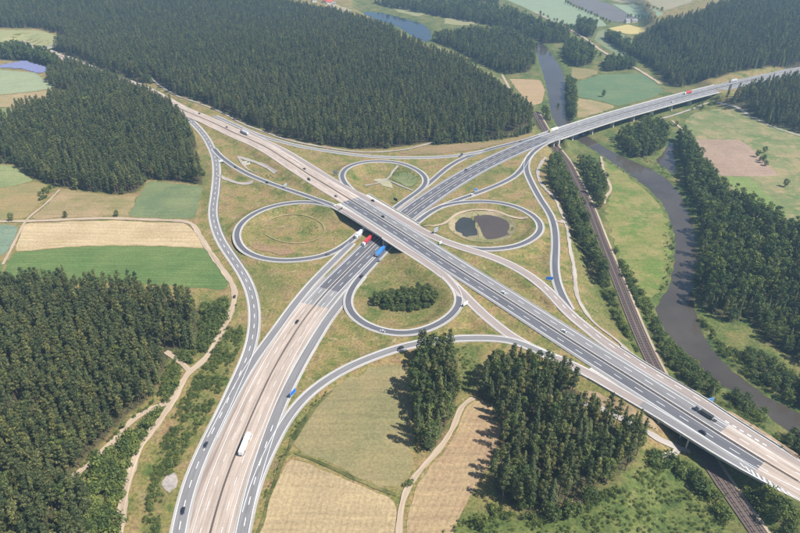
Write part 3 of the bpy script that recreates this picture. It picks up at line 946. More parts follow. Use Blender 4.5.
# ------------------------------------------------------------------ fields
FIELDS = [
    ('meadow', [(0, 165), (15, 166), (35, 180.5), (10, 187), (-30, 188), (-30, 166)], (.20, .24, .10), (.27, .29, .13), 0, 0),
    ('meadow', [(-30, 189), (10, 187.5), (35, 181.5), (50, 187), (40, 204), (22, 220), (-30, 221)], (.33, .24, .11), (.24, .22, .09), .2, 0),
    ('meadow', [(63, 189.5), (85, 192.5), (115, 197), (137, 195.5), (127, 217), (75, 217.5), (30, 219.5), (46, 205)], (.36, .26, .14), (.24, .21, .09), .1, 0),
    ('crop_field', [(148, 181.5), (170, 183), (203, 186.5), (194.5, 219), (127.5, 216.5)], (.135, .18, .085), (.19, .22, .10), .25, 3),
    ('wheat_field', [(25, 223.5), (75, 221.5), (125, 221), (184, 223), (198, 236), (207, 248), (165, 246), (125, 245), (70, 246.5), (14, 252)], (.45, .34, .19), (.53, .41, .25), .05, 6),
    ('crop_field', [(14, 252.7), (70, 247.2), (125, 245.7), (165, 246.7), (207, 248.7), (219, 267), (229, 283), (226, 290), (150, 284), (60, 280), (4, 277), (6, 265)], (.10, .165, .05), (.145, .20, .065), .05, 4),
    ('crop_field', [(-40, 224), (18, 225.5), (14, 240), (6, 254), (-30, 268)], (.17, .23, .16), (.2, .26, .18), .4, 3),
    ('crop_field', [(-40, 272), (3, 262), (2, 276), (60, 282), (60, 287), (-50, 288)], (.12, .18, .06), (.17, .2, .08), .1, 3),
    ('meadow', [(392, 362), (370, 370), (350, 379), (328, 392), (312, 406), (302, 422), (294, 442), (291, 452), (312, 459), (350, 474.5), (397, 496), (413, 470), (416, 458), (411, 430), (411, 400), (414, 370)], (.225, .205, .095), (.29, .235, .115), -1.45, 0),
    ('stubble_field', [(290, 457), (312, 465), (350, 481), (396, 501), (396, 533), (394, 620), (240, 620), (257, 545), (268, 505), (279, 478)], (.37, .28, .16), (.44, .335, .19), -1.45, 3.2),
    ('mown_field', [(471, 401), (463, 412), (457, 432), (442, 455), (424, 474), (414, 492), (408, 515), (405, 560), (400, 620), (440, 620), (448, 545), (462, 512), (478, 482), (494, 455), (502, 430), (498, 408), (484, 399)], (.36, .245, .145), (.40, .30, .165), -1.13, 3.4),
    ('meadow', [(600, 160), (612, 165), (630, 178), (648, 193), (661, 207), (668, 225), (670.5, 248), (667, 272), (659, 292), (648, 300), (636, 288), (622, 262), (613, 240), (606, 215), (610, 195), (608, 180)], (.20, .21, .06), (.29, .245, .10), .8, 0),
    ('pasture', [(694, 113), (722, 108), (760, 118), (800, 131), (900, 165), (900, 255), (800, 228), (762, 213), (738, 198), (718, 180), (708, 168), (692, 138), (684, 122)], (.13, .18, .06), (.23, .23, .10), .9, 0),
    ('ploughed_field', [(694, 139.5), (740, 140), (751, 148), (779, 176), (750, 176.5), (720, 176), (708, 165)], (.32, .225, .165), (.37, .265, .195), 1.2, 3.0),
    ('crop_field', [(721, 177), (748, 177.5), (770, 197), (790, 217), (765, 211), (742, 196)], (.17, .235, .07), (.2, .25, .08), .9, 3),
    ('crop_field', [(577, 82), (600, 75), (640, 73), (652, 80), (664, 91), (650, 99), (618, 106), (600, 101), (578, 97)], (.115, .18, .09), (.15, .2, .095), .4, 4),
    ('meadow', [(578, 98), (600, 102), (617, 107), (600, 113), (577, 119)], (.36, .27, .15), (.25, .22, .09), 0, 0),
    ('meadow', [(572, 68), (588, 69), (598, 71), (598, 74), (578, 80), (571, 76)], (.27, .22, .10), (.22, .2, .09), 0, 0),
    ('stubble_field', [(509, 79), (540, 80), (545, 90), (542, 103), (533, 106), (521, 95)], (.40, .28, .16), (.36, .27, .14), .3, 4),
    ('meadow', [(430, 46), (442, 47), (470, 63), (497, 77), (506, 80), (516, 97), (511, 98), (494, 85), (470, 72)], (.2, .2, .08), (.24, .22, .09), 0, 0),
    ('crop_field', [(500, -3), (560, -4), (572, 6), (600, 18), (607, 26), (590, 27.5), (568, 26), (548, 20), (525, 8)], (.24, .30, .19), (.27, .32, .2), .2, 5),
    ('ploughed_field', [(568, 1), (590, -2), (612, 5), (638, 19), (618, 22.5), (607, 20), (582, 9)], (.15, .145, .145), (.17, .16, .15), .5, 5),
    ('crop_field', [(612, 4), (632, 3), (664, 14), (655, 19), (642, 19)], (.25, .31, .2), (.27, .32, .21), .5, 5),
    ('meadow', [(596, -4), (700, -6), (690, 3), (665, 11), (634, 2)], (.34, .29, .18), (.3, .28, .17), .5, 0),
    ('rapeseed_field', [(608, 28.5), (628, 24.5), (660, 21.5), (650, 27), (630, 34.5), (622, 33)], (.50, .42, .16), (.52, .42, .18), .3, 5),
    ('crop_field', [(598, 31), (606, 30), (624, 35), (642, 50), (652, 60), (640, 62), (625, 60), (605, 48), (594, 40)], (.17, .22, .12), (.23, .24, .12), .8, 5),
    ('meadow', [(-40, 30), (0, 30), (35, 30), (68, 38.5), (58, 46), (45, 50), (36, 54), (20, 51), (-40, 46)], (.30, .31, .14), (.33, .31, .15), .2, 5),
    ('crop_field', [(-40, 71), (0, 70), (35, 73), (46, 81), (56, 88), (30, 92), (0, 95), (-40, 99)], (.29, .33, .20), (.31, .34, .19), .2, 5),
    ('meadow', [(-40, 101), (0, 96), (52, 90), (66, 92), (44, 104), (18, 107), (-40, 110)], (.38, .28, .15), (.3, .26, .12), .2, 4),
    ('meadow', [(-40, 111), (16, 108), (14, 112), (8, 120), (-40, 128)], (.2, .24, .1), (.23, .25, .11), .2, 4),
    ('meadow', [(324, 3), (334, 4), (352, 10), (350, 14), (338, 11), (326, 7)], (.38, .31, .2), (.3, .28, .15), 0, 0),
    ('meadow', [(385, 4), (410, 9), (426, 14), (418, 17), (398, 12)], (.26, .27, .12), (.3, .28, .14), 0, 0),
    ('meadow', [(445, 18), (470, 21), (478, 24), (462, 26), (444, 24)], (.28, .26, .12), (.3, .28, .14), 0, 0),
    ('bare_soil', [(585, 386), (604, 396), (630, 408), (660, 424), (668, 436), (650, 430), (622, 416), (600, 406), (584, 398)], (.30, .215, .12), (.36, .27, .17), 0, 0),
    ('bare_soil', [(396, 152.5), (420, 148.5), (445, 145.5), (480, 143.5), (515, 139.5), (530, 134.5), (524, 139), (500, 144.5), (470, 150.5), (440, 154), (410, 154.8)], (.30, .2, .12), (.24, .19, .09), 0, 0),
    ('bare_soil', [(560, 497), (578, 494), (590, 500), (584, 510), (566, 512)], (.38, .24, .17), (.33, .22, .14), 0, 0),
    ('gravel_patch', [(157, 481), (162, 474), (168, 475), (172, 470), (181, 472), (178, 479), (183, 486), (176, 490), (174, 500), (168, 495), (162, 500), (160, 491), (163, 486)], (.36, .31, .28), (.44, .39, .35), 0, 0),
    ('bare_soil', [(90, 448), (101, 443), (104, 450), (96, 462)], (.48, .34, .24), (.5, .38, .27), 0, 0),
    ('gravel_rim', [(447, 226), (450, 219), (457, 214.5), (468, 211.5), (482, 210.7), (497, 211.5), (508, 215), (515, 221), (516.5, 229), (513, 236), (505, 241.5), (492, 243.2), (478, 242.5), (464, 240), (453, 234)], (.36, .29, .18), (.2, .2, .08), 0, 0),
    ('meadow', [(400, 172), (412, 174), (420, 180), (412, 188), (402, 184), (392, 180)], (.13, .17, .06), (.24, .24, .12), 0, 0),
    ('bare_soil', [(372, 178), (382, 178), (398, 188), (394, 191), (382, 186)], (.42, .40, .26), (.36, .33, .2), 0, 0),
    ('bare_soil', [(245, 246), (262, 252), (285, 256), (300, 254), (296, 251), (272, 248), (254, 241)], (.30, .19, .115), (.26, .19, .09), 0, 0),
]
for i, (n, pts, c1, c2, ang, rows) in enumerate(FIELDS):
    c3 = None
    if n in ('meadow', 'pasture') and pts[0] == (600, 160):
        c3 = (.12, .17, .04)
    if n == 'pasture':
        c3 = (.27, .22, .11)
    if n == 'gravel_patch':
        c3 = (.15, .15, .06)
    sheet(n, gpoly(pts), m_field(c1, c2, ang, rows, .55, None, c3), dz=.12 + .006 * i, jitter=2.2 if n in ('bare_soil', 'meadow', 'gravel_patch') else .7)
# the two margins inside the southern fields: a strip of uncut weeds
for pts in ([(288, 452), (300, 456), (350, 478.5), (398, 499.5), (398, 496), (350, 474.5), (312, 459.2), (296, 452.5)],
            [(287, 456), (270, 500), (257, 545), (254, 545), (265, 505), (278, 468), (293, 434), (308, 411), (330, 391), (336, 388), (320, 404), (302, 430)]):
    sheet('field_margin', gpoly(pts), m_field((.09, .1, .03), (.2, .18, .07), 0, 0, .5, None, (.05, .065, .02)), dz=.45)

# ------------------------------------------------------------------ tracks and paths
def track(name, pts, w, m, dz=.42, sm=6):
    P = gpoly(pts)
    p = Path(smooth(catmull(P, 1.6), sm * 3))
    p.P[:, 2] = hz(p.P[:, 0], p.P[:, 1])
    f = lambda sg: (lambda s: sg * (w / 2 + .07 * w * np.sin(s * .21 + w) + .04 * w * np.sin(s * .53)))
    o = ribbon(name, p, f(-1), f(1), m, drape=True, dz=dz + .12, nacross=5)
    o['kind'] = 'structure'
    return p


TR = {}
TR['farm'] = track('farm_track', [(-20, 222), (20, 221.5), (75, 219.5), (125, 219), (175, 221), (190, 223), (200, 236), (208.5, 250), (220.5, 267), (231, 282), (234.5, 290), (234.7, 298), (231.7, 310), (224, 328), (212.5, 348.5), (200, 365), (190, 371),
                                   (185, 378), (175, 397), (171, 405), (155, 427), (140, 447), (132.5, 467), (125, 494), (120, 532), (116, 570), (112, 620)], 4.6, M['dirt'])
TR['spur'] = track('forest_track', [(189, 371), (184, 365), (178, 360), (171, 355), (166, 352)], 4.0, M['dirt'], .46)
TR['spur2'] = track('forest_track', [(173, 402), (162, 405), (150, 410), (132.5, 420), (117.5, 438), (100, 455), (82, 470), (70, 480)], 4.2, M['dirt'], .47)
TR['fieldw'] = track('field_path', [(60, 190), (45, 205), (28, 219), (20, 232), (10, 252), (3, 265)], 2.4, M['dirt'], .48)
TR['south'] = track('field_track', [(474, 398), (468, 401), (460, 409), (455.5, 423), (442.5, 445), (425, 465), (412.5, 480), (404, 497), (400, 516), (399, 540), (398, 620)], 3.4, M['dirt'], .49)
TR['service'] = track('service_road', [(546, 158), (538.5, 168.5), (539, 180), (546.5, 190.5), (555.5, 199.5), (560, 210), (564.5, 220.5), (568, 232.5), (570.5, 252), (573.5, 264), (575, 280), (578, 299), (586, 313), (597, 326), (613, 337.5), (627, 351)], 3.6, M['track_grey'], .44)
TR['link'] = track('service_road', [(556, 221), (560, 222.5), (564, 221)], 4.0, M['track_grey'], .5, 1)
TR['underpass'] = track('gravel_road', [(540, 391), (565, 400), (590, 405), (602, 409), (625, 421), (647.5, 433), (660, 441), (672, 445), (680, 448), (690, 452)], 4.2, M['track_grey'], .46)
TR['underpass2'] = track('gravel_road', [(680, 447), (676, 453), (665, 459), (650, 461)], 4.0, M['track_grey'], .51)
TR['north'] = track('forest_track', [(134, 65), (146, 73), (160, 86), (178, 96.5), (200, 104), (222, 113), (245, 125), (268, 133.5), (290, 141), (312, 145.5), (335, 149.5), (362, 152.5), (384, 152), (404, 150), (418, 147), (432, 143)], 3.0, M['track_grey'], .55)
TR['meadow'] = track('meadow_path', [(601, 157), (603.5, 170), (609, 183), (611, 190), (606, 197), (604, 204)], 3.0, M['dirt'], .46)
TR['viaduct'] = track('gravel_road', [(640, 123), (665, 118), (690, 110), (712, 102), (722, 104), (745, 113), (775, 128), (800, 136), (850, 150)], 3.6, M['track_grey'], .46)
TR['viaduct2'] = track('gravel_road', [(672, 121), (680, 128), (686, 136), (690, 139)], 3.4, M['dirt'], .5)
TR['country'] = track('country_road', [(535, 12), (555, 23), (572, 31), (590, 42), (600, 50), (618, 60), (633, 67), (648, 76), (660, 84)], 6.0, M['dirt'], .5)
TR['bend'] = track('meadow_path', [(502, 75), (507, 84), (514, 97)], 4.0, M['dirt'], .5)
TR['loopn'] = track('wetland_path', [(365, 186), (380, 183), (389, 178), (394, 170), (398, 166)], 2.6, M['track_grey'], .5)
TR['loopn2'] = track('wetland_path', [(383, 179), (394, 183), (405, 188), (413, 191)], 2.2, M['track_grey'], .53)
TR['pond'] = track('pond_path', [(424, 227), (434, 226), (444, 224.5), (450, 219.5), (457, 214), (470, 210.5), (485, 210), (500, 212.5), (510, 217), (520, 218.5), (528, 218)], 3.0, M['dirt'], .55)
TR['west_link'] = track('gravel_track', [(218, 175.5), (228, 180), (240, 184), (253, 182)], 5.0, M['track_grey'], .5)
TR['basin'] = track('gravel_track', [(238, 157), (248, 160), (262, 165), (276, 173)], 5.0, M['track_grey'], .52)
TR['basin2'] = track('gravel_track', [(238, 157), (242, 163), (250, 171), (258, 174)], 3.0, M['track_grey'], .53)
TR['ring'] = track('loop_footpath', [(262, 228), (270, 220), (285, 215), (302, 215), (317, 220), (325, 228), (322, 237), (310, 242), (295, 244), (278, 241), (266, 235)], 1.6, m_field((.36, .29, .16), (.25, .22, .09), 0, 0), .5)
TR['bank'] = track('river_path', [(728, 412), (745, 422), (762, 432), (782, 446), (800, 458)], 4.0, M['earth'], .5)

# ------------------------------------------------------------------ motorways
def road(name):
    o = empty(name, (0, 0, 0))
    o['kind'] = 'structure'
    return o


def sA93(px, py, z=5):
    return A93.s_at(px, py, z)


r93 = road('motorway')
t1, t2, t3 = sA93(350, 200, 7.5), sA93(719, 434, 1), sA93(765, 462, 1)
s_end = A93.s[-1]
ribbon('median_strip', A93, -.6, .6, M['median'], r93, dz=.27, s0=0, s1=s_end)
for o0, o1, a, b, m in ((-11.6, -.5, 0, t1, 'concrete'), (.5, 11.6, 0, t1, 'concrete'), (-9.6, -.5, t1, t3, 'asphalt'), (-12.2, -9.6, t1, t3, 'asphalt_light'), (.5, 9.6, t1, t2, 'asphalt_mid'), (9.6, 12.2, t1, t2, 'asphalt_light'),
                        (.5, 11.8, t2, s_end, 'concrete'), (-11.8, -.5, t3, s_end, 'concrete')):
    ribbon('carriageway', A93, o0, o1, M[m], r93, s0=a - 3, s1=b, dz=.30 + (.003 if m == 'asphalt' else 0), skirt=.4)
rows = []
for sg in (-1, 1):
    rows += [(sg * 1.5, .3, 6, 0, t1 if sg < 0 else t1, t3), (sg * 9.6, .35, 6, 0, t1, t3), (sg * 5.75, .32, 6, 10, t1, s_end), (sg * 9.4, .25, 6, 0, 60, t1), (sg * 5.6, .2, 6, 10, 60, t1)]
tag(dashes('lane_marking', A93, rows, M['paint'], r93, .34), kind='stuff')

r6 = road('motorway')
u0, u1, u2 = A6.s_at(314, 306), A6.s_at(328, 290.5), A6.s_at(545, 138)
e6 = A6.s[-1]
for o0, o1, a, b in ((11.0, 16.5, 0, A6.s_at(338, 281)), (-17.0, -11.0, 0, A6.s_at(352, 267)), (9, 15.5, A6.s_at(400, 220), A6.s_at(425, 201)), (-15.5, -9, A6.s_at(400, 220), A6.s_at(415, 209))):
    ribbon('verge', A6, o0, o1, M['separator'], r6, dz=.13, s0=a, s1=b)
ribbon('median_strip', A6, -.6, .6, M['median'], r6, dz=.272)
for o0, o1, a, b, m in ((-11.4, -.5, 0, u0, 'concrete'), (.5, 11.4, 0, u0, 'concrete'), (-9.4, -.5, u0, u1, 'asphalt_light'), (.5, 9.4, u0, u1, 'asphalt_light'), (-9.2, -.5, u1, u2, 'asphalt'), (.5, 9.2, u1, u2, 'asphalt'),
                        (-12, -9.2, u0, u2, 'asphalt_light'), (9.2, 12, u0, u2, 'asphalt_light'), (-14.4, -.5, u2, e6, 'asphalt_mid'), (.5, 14.4, u2, e6, 'asphalt_mid')):
    ribbon('carriageway', A6, o0, o1, M[m], r6, s0=a - 3, s1=b, dz=.305 + (.003 if m == 'asphalt' else 0), skirt=.4)
rows = []
for sg in (-1, 1):
    rows += [(sg * 1.5, .3, 6, 0, u0, e6), (sg * 9.2, .35, 6, 0, u0, e6), (sg * 5.5, .3, 6, 10, u0, e6), (sg * 13.6, .35, 6, 0, u2, e6), (sg * 9.3, .22, 6, 0, 0, u0), (sg * 5.4, .2, 6, 10, 0, u0)]
tag(dashes('lane_marking', A6, rows, M['paint'], r6, .345), kind='stuff')


def side_road(name, path, hw, m, lv, verge=1.25, edge=.3, centre=None, vm='verge', segs=None, vs0=None, vs1=None):
    """asphalt ribbon on a pale gravel verge, painted edge lines, optional centre dashes"""
    r = road(name)
    ribbon('verge', path, -hw - verge, hw + verge, M[vm], r, dz=.16 + lv * .004, skirt=.6, s0=vs0, s1=vs1)
    for (a, b, mm) in (segs or [(None, None, m)]):
        ribbon('carriageway', path, -hw, hw, M[mm], r, dz=.235 + lv * .004, s0=a, s1=b, skirt=.08)
    rows = [(-hw + .25, edge, 6, 0, None, None), (hw - .25, edge, 6, 0, None, None)]
    if centre:
        rows += [(centre[0], .4, 5, 8, centre[1], centre[2])]
    tag(dashes('lane_marking', path, rows, M['paint'], r, .316 + lv * .001), kind='stuff')
    return r


nb = COLS_NE.s_at(437, 238, 7)
nb2 = COLS_NE.s_at(652, 373, 1.5)
side_road('collector_road', COLS_NE, 3.9, 'asphalt_warm', 1, 1.0, segs=[(None, None, 'asphalt_warm')], centre=(.6, COLS_NE.s_at(545, 288, 3), COLS_NE.s_at(705, 404, 1)))
side_road('collector_road', COLS_SW, 3.6, 'asphalt_warm', 2, 1.0, segs=[(None, COLS_SW.s_at(640, 403, 1.5), 'asphalt_warm'), (COLS_SW.s_at(640, 403, 1.5), None, 'asphalt_mid')])
side_road('connecting_ramp', R1, 3.6, 'asphalt_mid', 3, 1.3, centre=(0, None, None))
side_road('collector_road', L2, 3.1, 'asphalt_mid', 4, 1.2)
side_road('loop_ramp', LOOP_L, 2.8, 'asphalt', 5, 1.3)
side_road('connecting_ramp', W2, 2.8, 'asphalt', 6, 1.2)
_q = LOOP_B.s_at(459.5, 297, 6)
side_road('loop_ramp', LOOP_B, 2.8, 'asphalt', 7, 1.3, segs=[(None, _q, 'asphalt_warm'), (_q, None, 'asphalt')])
side_road('collector_road', RC6, 3.5, 'asphalt_mid', 8, 1.3, centre=(.3, RC6.s_at(272, 426), None))
side_road('connecting_ramp', R3, 2.9, 'asphalt_mid', 9, 1.3)
side_road('loop_ramp', LOOP_P, 2.8, 'asphalt', 10, 1.3)
side_road('connecting_ramp', EAST, 3.0, 'asphalt', 11, 1.3)
side_road('loop_ramp', LOOP_N, 2.8, 'asphalt', 12, 1.3)
side_road('connecting_ramp', NOUT, 2.9, 'asphalt', 13, 1.2)
side_road('connecting_ramp', NCON, 2.7, 'asphalt_mid', 14, 1.2)

# hatched islands painted near the railway bridge
def hatch(path, oa, ob, s0, s1, pitch, w):
    V, Fc = [], []
    s = s0
    while s < s1:
        k = (s - s0) / (s1 - s0)
        oA, oB = oa(k), ob(k)
        q = []
        for o, ds in ((oA, 0), (oA, w), (oB, w + 3.2), (oB, 3.2)):
            t = s + ds
            x, y, z = (np.interp(t, path.s, path.P[:, j]) for j in range(3))
            nx_, ny_ = (np.interp(t, path.s, path.N[:, j]) for j in range(2))
            q.append((x + nx_ * o, y + ny_ * o, z + .372))
        b = len(V)
        V += q
        Fc.append((b, b + 1, b + 2, b + 3))
        s += pitch
    return V, Fc


V, Fc = hatch(A93, lambda k: -11.9 + .2 * k, lambda k: -13.2 - 1.8 * math.sin(math.pi * min(1, k * 1.1)), sA93(746, 452, 1), sA93(800, 484, 1), 3.2, 1.3)
tag(link('hatched_marking', mesh('hatched_marking', V, Fc, M['paint']), r93), kind='stuff')
tag(dashes('block_marking', A93, [(12.7, .9, 2.4, 2.2, sA93(716, 432, 1), sA93(760, 459, 1))], M['paint'], r93, .365), kind='stuff')

# ------------------------------------------------------------------ railway
rr = road('railway')
ribbon('ballast', RAIL, -4.6, 4.6, M['ballast'], rr, dz=.55, skirt=.7)
p_ = ribbon('cess_path', RAIL, 5.2, 7.0, M['dirt'], rr, dz=.33, skirt=.4)
for c in (-2.05, 2.05):
    for g in (-.72, .72):
        ribbon('rail', RAIL, c + g - .09, c + g + .09, M['steel'], rr, dz=.86, skirt=.16)
    mb = MB()
    s = 5.
    while s < RAIL.s[-1] - 5:
        i = int(np.searchsorted(RAIL.s, s))
        q = RAIL.P[i, :2] + RAIL.N[i] * c
        mb.box((q[0], q[1], RAIL.P[i, 2] + .62), (.3, 2.5, .16), math.atan2(RAIL.T[i, 1], RAIL.T[i, 0]))
        s += 1.2
    tag(mb.build('sleeper', M['sleeper'], rr), kind='stuff')

# ------------------------------------------------------------------ bridges
def deck_mesh(path, s0, s1, o0, o1, top, depth, inset=1.6):
    """trapezoidal deck slab following a road"""
    idx = np.where((path.s >= s0) & (path.s <= s1))[0]
    V, Fc = [], []
    for i in idx:
        x, y, z = path.P[i]
        a0 = o0(path.s[i]) if callable(o0) else o0
        a1 = o1(path.s[i]) if callable(o1) else o1
        for o, dz in ((a0, top), (a1, top), (a1, top - .45), (a1 - inset, top - depth), (a0 + inset, top - depth), (a0, top - .45)):
            V.append((x + path.N[i, 0] * o, y + path.N[i, 1] * o, z + dz))
    n = 6
    for a in range(len(idx) - 1):
        for k in range(n):
            Fc.append((a * n + k, a * n + (k + 1) % n, (a + 1) * n + (k + 1) % n, (a + 1) * n + k))
    Fc.append(tuple(range(n))[::-1])
    b = (len(idx) - 1) * n
    Fc.append(tuple(range(b, b + n)))
    return mesh('deck', V, Fc, M['struct'])


def along(path, s, o, z=None):
    x, y, zz = (float(np.interp(s, path.s, path.P[:, k])) for k in range(3))
    nx_, ny_ = (float(np.interp(s, path.s, path.N[:, k])) for k in range(2))
    tx, ty = (float(np.interp(s, path.s, path.T[:, k])) for k in range(2))
    return (x + nx_ * o, y + ny_ * o, zz if z is None else z), math.atan2(ty, tx)


def bar_along(path, o, s0, s1, z0, z1, w):
    """a wall or rail following a road: rectangle section w by z0..z1"""
    of = o if callable(o) else (lambda t: o_)
    o_ = o
    idx = np.where((path.s >= s0) & (path.s <= s1))[0]
    V, Fc = [], []
    for i in idx:
        x, y, z = path.P[i]
        o = of(path.s[i])
        for oo, zz in ((o - w / 2, z0), (o + w / 2, z0), (o + w / 2, z1), (o - w / 2, z1)):
            V.append((x + path.N[i, 0] * oo, y + path.N[i, 1] * oo, z + zz))
    for a in range(len(idx) - 1):
        for k in range(4):
            Fc.append((a * 4 + k, a * 4 + (k + 1) % 4, a * 4 + 4 + (k + 1) % 4, a * 4 + 4 + k))
    if len(idx) > 1:
        Fc += [(3, 2, 1, 0), tuple(range(len(idx) * 4 - 4, len(idx) * 4))]
    return V, Fc


def barpart(name, path, o, s0, s1, z0, z1, w, m, parent):
    V, Fc = bar_along(path, o, s0, s1, z0, z1, w)
    return link(name, mesh(name, V, Fc, m), parent) if V else None


def rel(o, root):
    o.parent = root
    o.matrix_parent_inverse = root.matrix_basis.inverted()


# viaduct over the river valley
vi = empty('viaduct', (0, 0, 0))
tag(vi, 'long pale concrete viaduct carrying the motorway over the river valley', 'viaduct')
link('deck', deck_mesh(A6, VI_s[0], VI_s[1], -15.6, -.6, .14, 2.2, 4.2), vi)
link('deck', deck_mesh(A6, VI_s[0], VI_s[1], .6, 15.6, .14, 2.2, 4.2), vi)
for o in (-15.3, 15.3):
    barpart('parapet', A6, o, VI_s[0], VI_s[1], .2, 1.0, .5, M['struct'], vi)
for fx, fy in ((559.5, 143), (577, 136.5), (596.7, 129.5), (616.7, 122.5), (636.7, 116.5), (656, 111), (675, 105.5), (694, 100.5), (713, 95)):
    i = A6.near(un(fx, fy, -2))
    for o in (-8.4, 8.1):
        (x, y, z), a = along(A6, A6.s[i], o)
        g = float(hz(x, y)) - .5
        mb = MB()
        mb.box((x, y, (g - 2.0) / 2), (1.7, 5.4, -2.0 - g), a)
        p = mb.build('pier', M['struct'], vi)
        MB().box((x, y, -1.95), (2.0, 6.8, .5), a).build('pier_cap', M['struct'], p)
for s in (VI_s[0] - 1, VI_s[1] + 1):
    (x, y, z), a = along(A6, s, 0)
    MB().box((x, y, -3.3), (2.4, 30, 6.6), a).build('abutment', M['struct'], vi)

# overpass: north-south motorway above the east-west one
ob = empty('overpass_bridge', (0, 0, 0))
tag(ob, 'broad concrete overpass carrying one motorway across the other at the centre', 'bridge')
s0, s1 = OB_s
link('deck', deck_mesh(A93, s0 - 2, s1 + 2, -21.5, -.4, .12, 1.7, 1.2), ob)
link('deck', deck_mesh(A93, s0 - 2, s1 + 2, .4, 22.8, .12, 1.7, 1.2), ob)
for o in (-21.1, 22.4):
    barpart('parapet', A93, o, s0 - 2, s1 + 2, .2, 1.05, .5, M['struct'], ob)
for s in (s0 - 1, s1 + 1):
    (x, y, z), a = along(A93, s, 0)
    MB().box((x, y, 2.4), (1.6, 42, 7.2), a).build('abutment', M['struct'], ob)
sm_ = A93.s[A93.near(A6.P[A6.near(A93.P[A93.near(un(376, 218, 7))])])]
for o in (-18, -12, -6, 6, 12, 18):
    (x, y, z), a = along(A93, sm_, o)
    j = A6.near((x, y))
    q = A6.P[j]
    MB().tube((q[0], q[1], -.4), (q[0], q[1], 6.0), .5, .5, 10).build('pier', M['struct'], ob)

# bridge over railway and gravel road
rb = empty('railway_bridge', (0, 0, 0))
tag(rb, 'wide concrete motorway bridge over the double track railway at lower right', 'bridge')
s0, s1 = RB_s


def side_off(path, sgn, w):
    """outer edge of a collector road measured from the A93 axis"""
    tab = []
    for p in path.P:
        k = A93.near(p)
        tab.append((A93.s[k], float((p[:2] - A93.P[k, :2]) @ A93.N[k])))
    tab = sorted(t for t in tab if s0 - 60 < t[0] < s1 + 60)
    S, O = np.array([t[0] for t in tab]), np.array([t[1] for t in tab])
    return lambda q: float(sgn * max(12.6, sgn * np.interp(q, S, O) + w))


lo_e, hi_e = side_off(COLS_SW, -1, 5.0), side_off(COLS_NE, 1, 5.4)


def rail_off(pt):
    j_ = RAIL.near(pt)
    return float((np.array(pt[:2]) - RAIL.P[j_, :2]) @ RAIL.N[j_])


def meet(edge, target):
    best = min(np.arange(s0 - 70, s1 + 70, 1.0), key=lambda q: abs(rail_off(along(A93, q, edge(q))[0]) - target))
    return best


W_ = [(meet(lo_e, t), meet(hi_e, t)) for t in (-23.0, 15.0)]
d0, d1 = min(min(w) for w in W_) - 3, max(max(w) for w in W_) + 3
link('deck', deck_mesh(A93, d0, d1, lo_e, -.4, .12, 2.0, 1.4), rb)
link('deck', deck_mesh(A93, d0, d1, .4, hi_e, .12, 2.0, 1.4), rb)
barpart('parapet', A93, lambda q: lo_e(q) + .4, d0, d1, .2, 1.0, .5, M['struct'], rb)
barpart('parapet', A93, lambda q: hi_e(q) - .4, d0, d1, .2, 1.0, .5, M['struct'], rb)
for a_, b_ in W_:
    p_, q_ = np.array(along(A93, a_, lo_e(a_) + .9)[0]), np.array(along(A93, b_, hi_e(b_) - .9)[0])
    c_ = (p_ + q_) / 2
    MB().box((c_[0], c_[1], -5.6), (float(np.hypot(*(q_ - p_)[:2])), 1.6, 12.2), math.atan2(q_[1] - p_[1], q_[0] - p_[0])).build('abutment', M['struct'], rb)
for t_ in (-9.5,):
    a_, b_ = meet(lo_e, t_), meet(hi_e, t_)
    for f_ in np.linspace(.06, .94, 8):
        sq = a_ + (b_ - a_) * f_
        (x, y, z), a = along(A93, sq, lo_e(sq) + (hi_e(sq) - lo_e(sq)) * f_)
        MB().tube((x, y, float(hz(x, y)) - .5), (x, y, z - 1.7), .5, .5, 10).build('pier', M['struct'], rb)

# small farm bridge across the motorway far left
p, a = along(A93, A93.s_at(46, 51, 0), 0)
fb = empty('farm_bridge', (p[0], p[1], p[2]), a + math.pi / 2)
tag(fb, 'small distant concrete bridge crossing the motorway by the forest edge', 'bridge')
MB().box((0, 0, 6.4), (62, 7, 1.0)).build('deck', M['struct'], fb)
for y in (-3.3, 3.3):
    MB().box((0, y, 7.4), (62, .25, 1.0)).build('railing', M['zinc'], fb)
for x in (-28, 0, 28):
    MB().box((x, 0, 2.9), (1.2, 6, 6.1)).build('pier', M['struct'], fb)

# ------------------------------------------------------------------ crash barriers
def barrier(path, o, s0, s1, label, dz=.3, wall=False, m=None):
    (x, y, z), a = along(path, (s0 + s1) / 2, o)
    e = empty('crash_barrier', (x, y, z))
    tag(e, label, 'crash barrier')
    V, Fc = bar_along(path, o, s0, s1, dz + (.0 if wall else .45), dz + (.9 if wall else .8), .5 if wall else .22)
    V = np.array(V) - np.array([x, y, z])
    link('beam', mesh('beam', V, Fc, m or (M['struct'] if wall else M['zinc'])), e)
    if not wall:
        mb = MB()
        s = s0
        while s < s1:
            (X, Y, Z), b = along(path, s, o)
            mb.box((X - x, Y - y, Z - z + dz + .22), (.12, .12, .5), b)
            s += 4
        tag(mb.build('post', M['zinc'], e), kind='stuff')
    return e


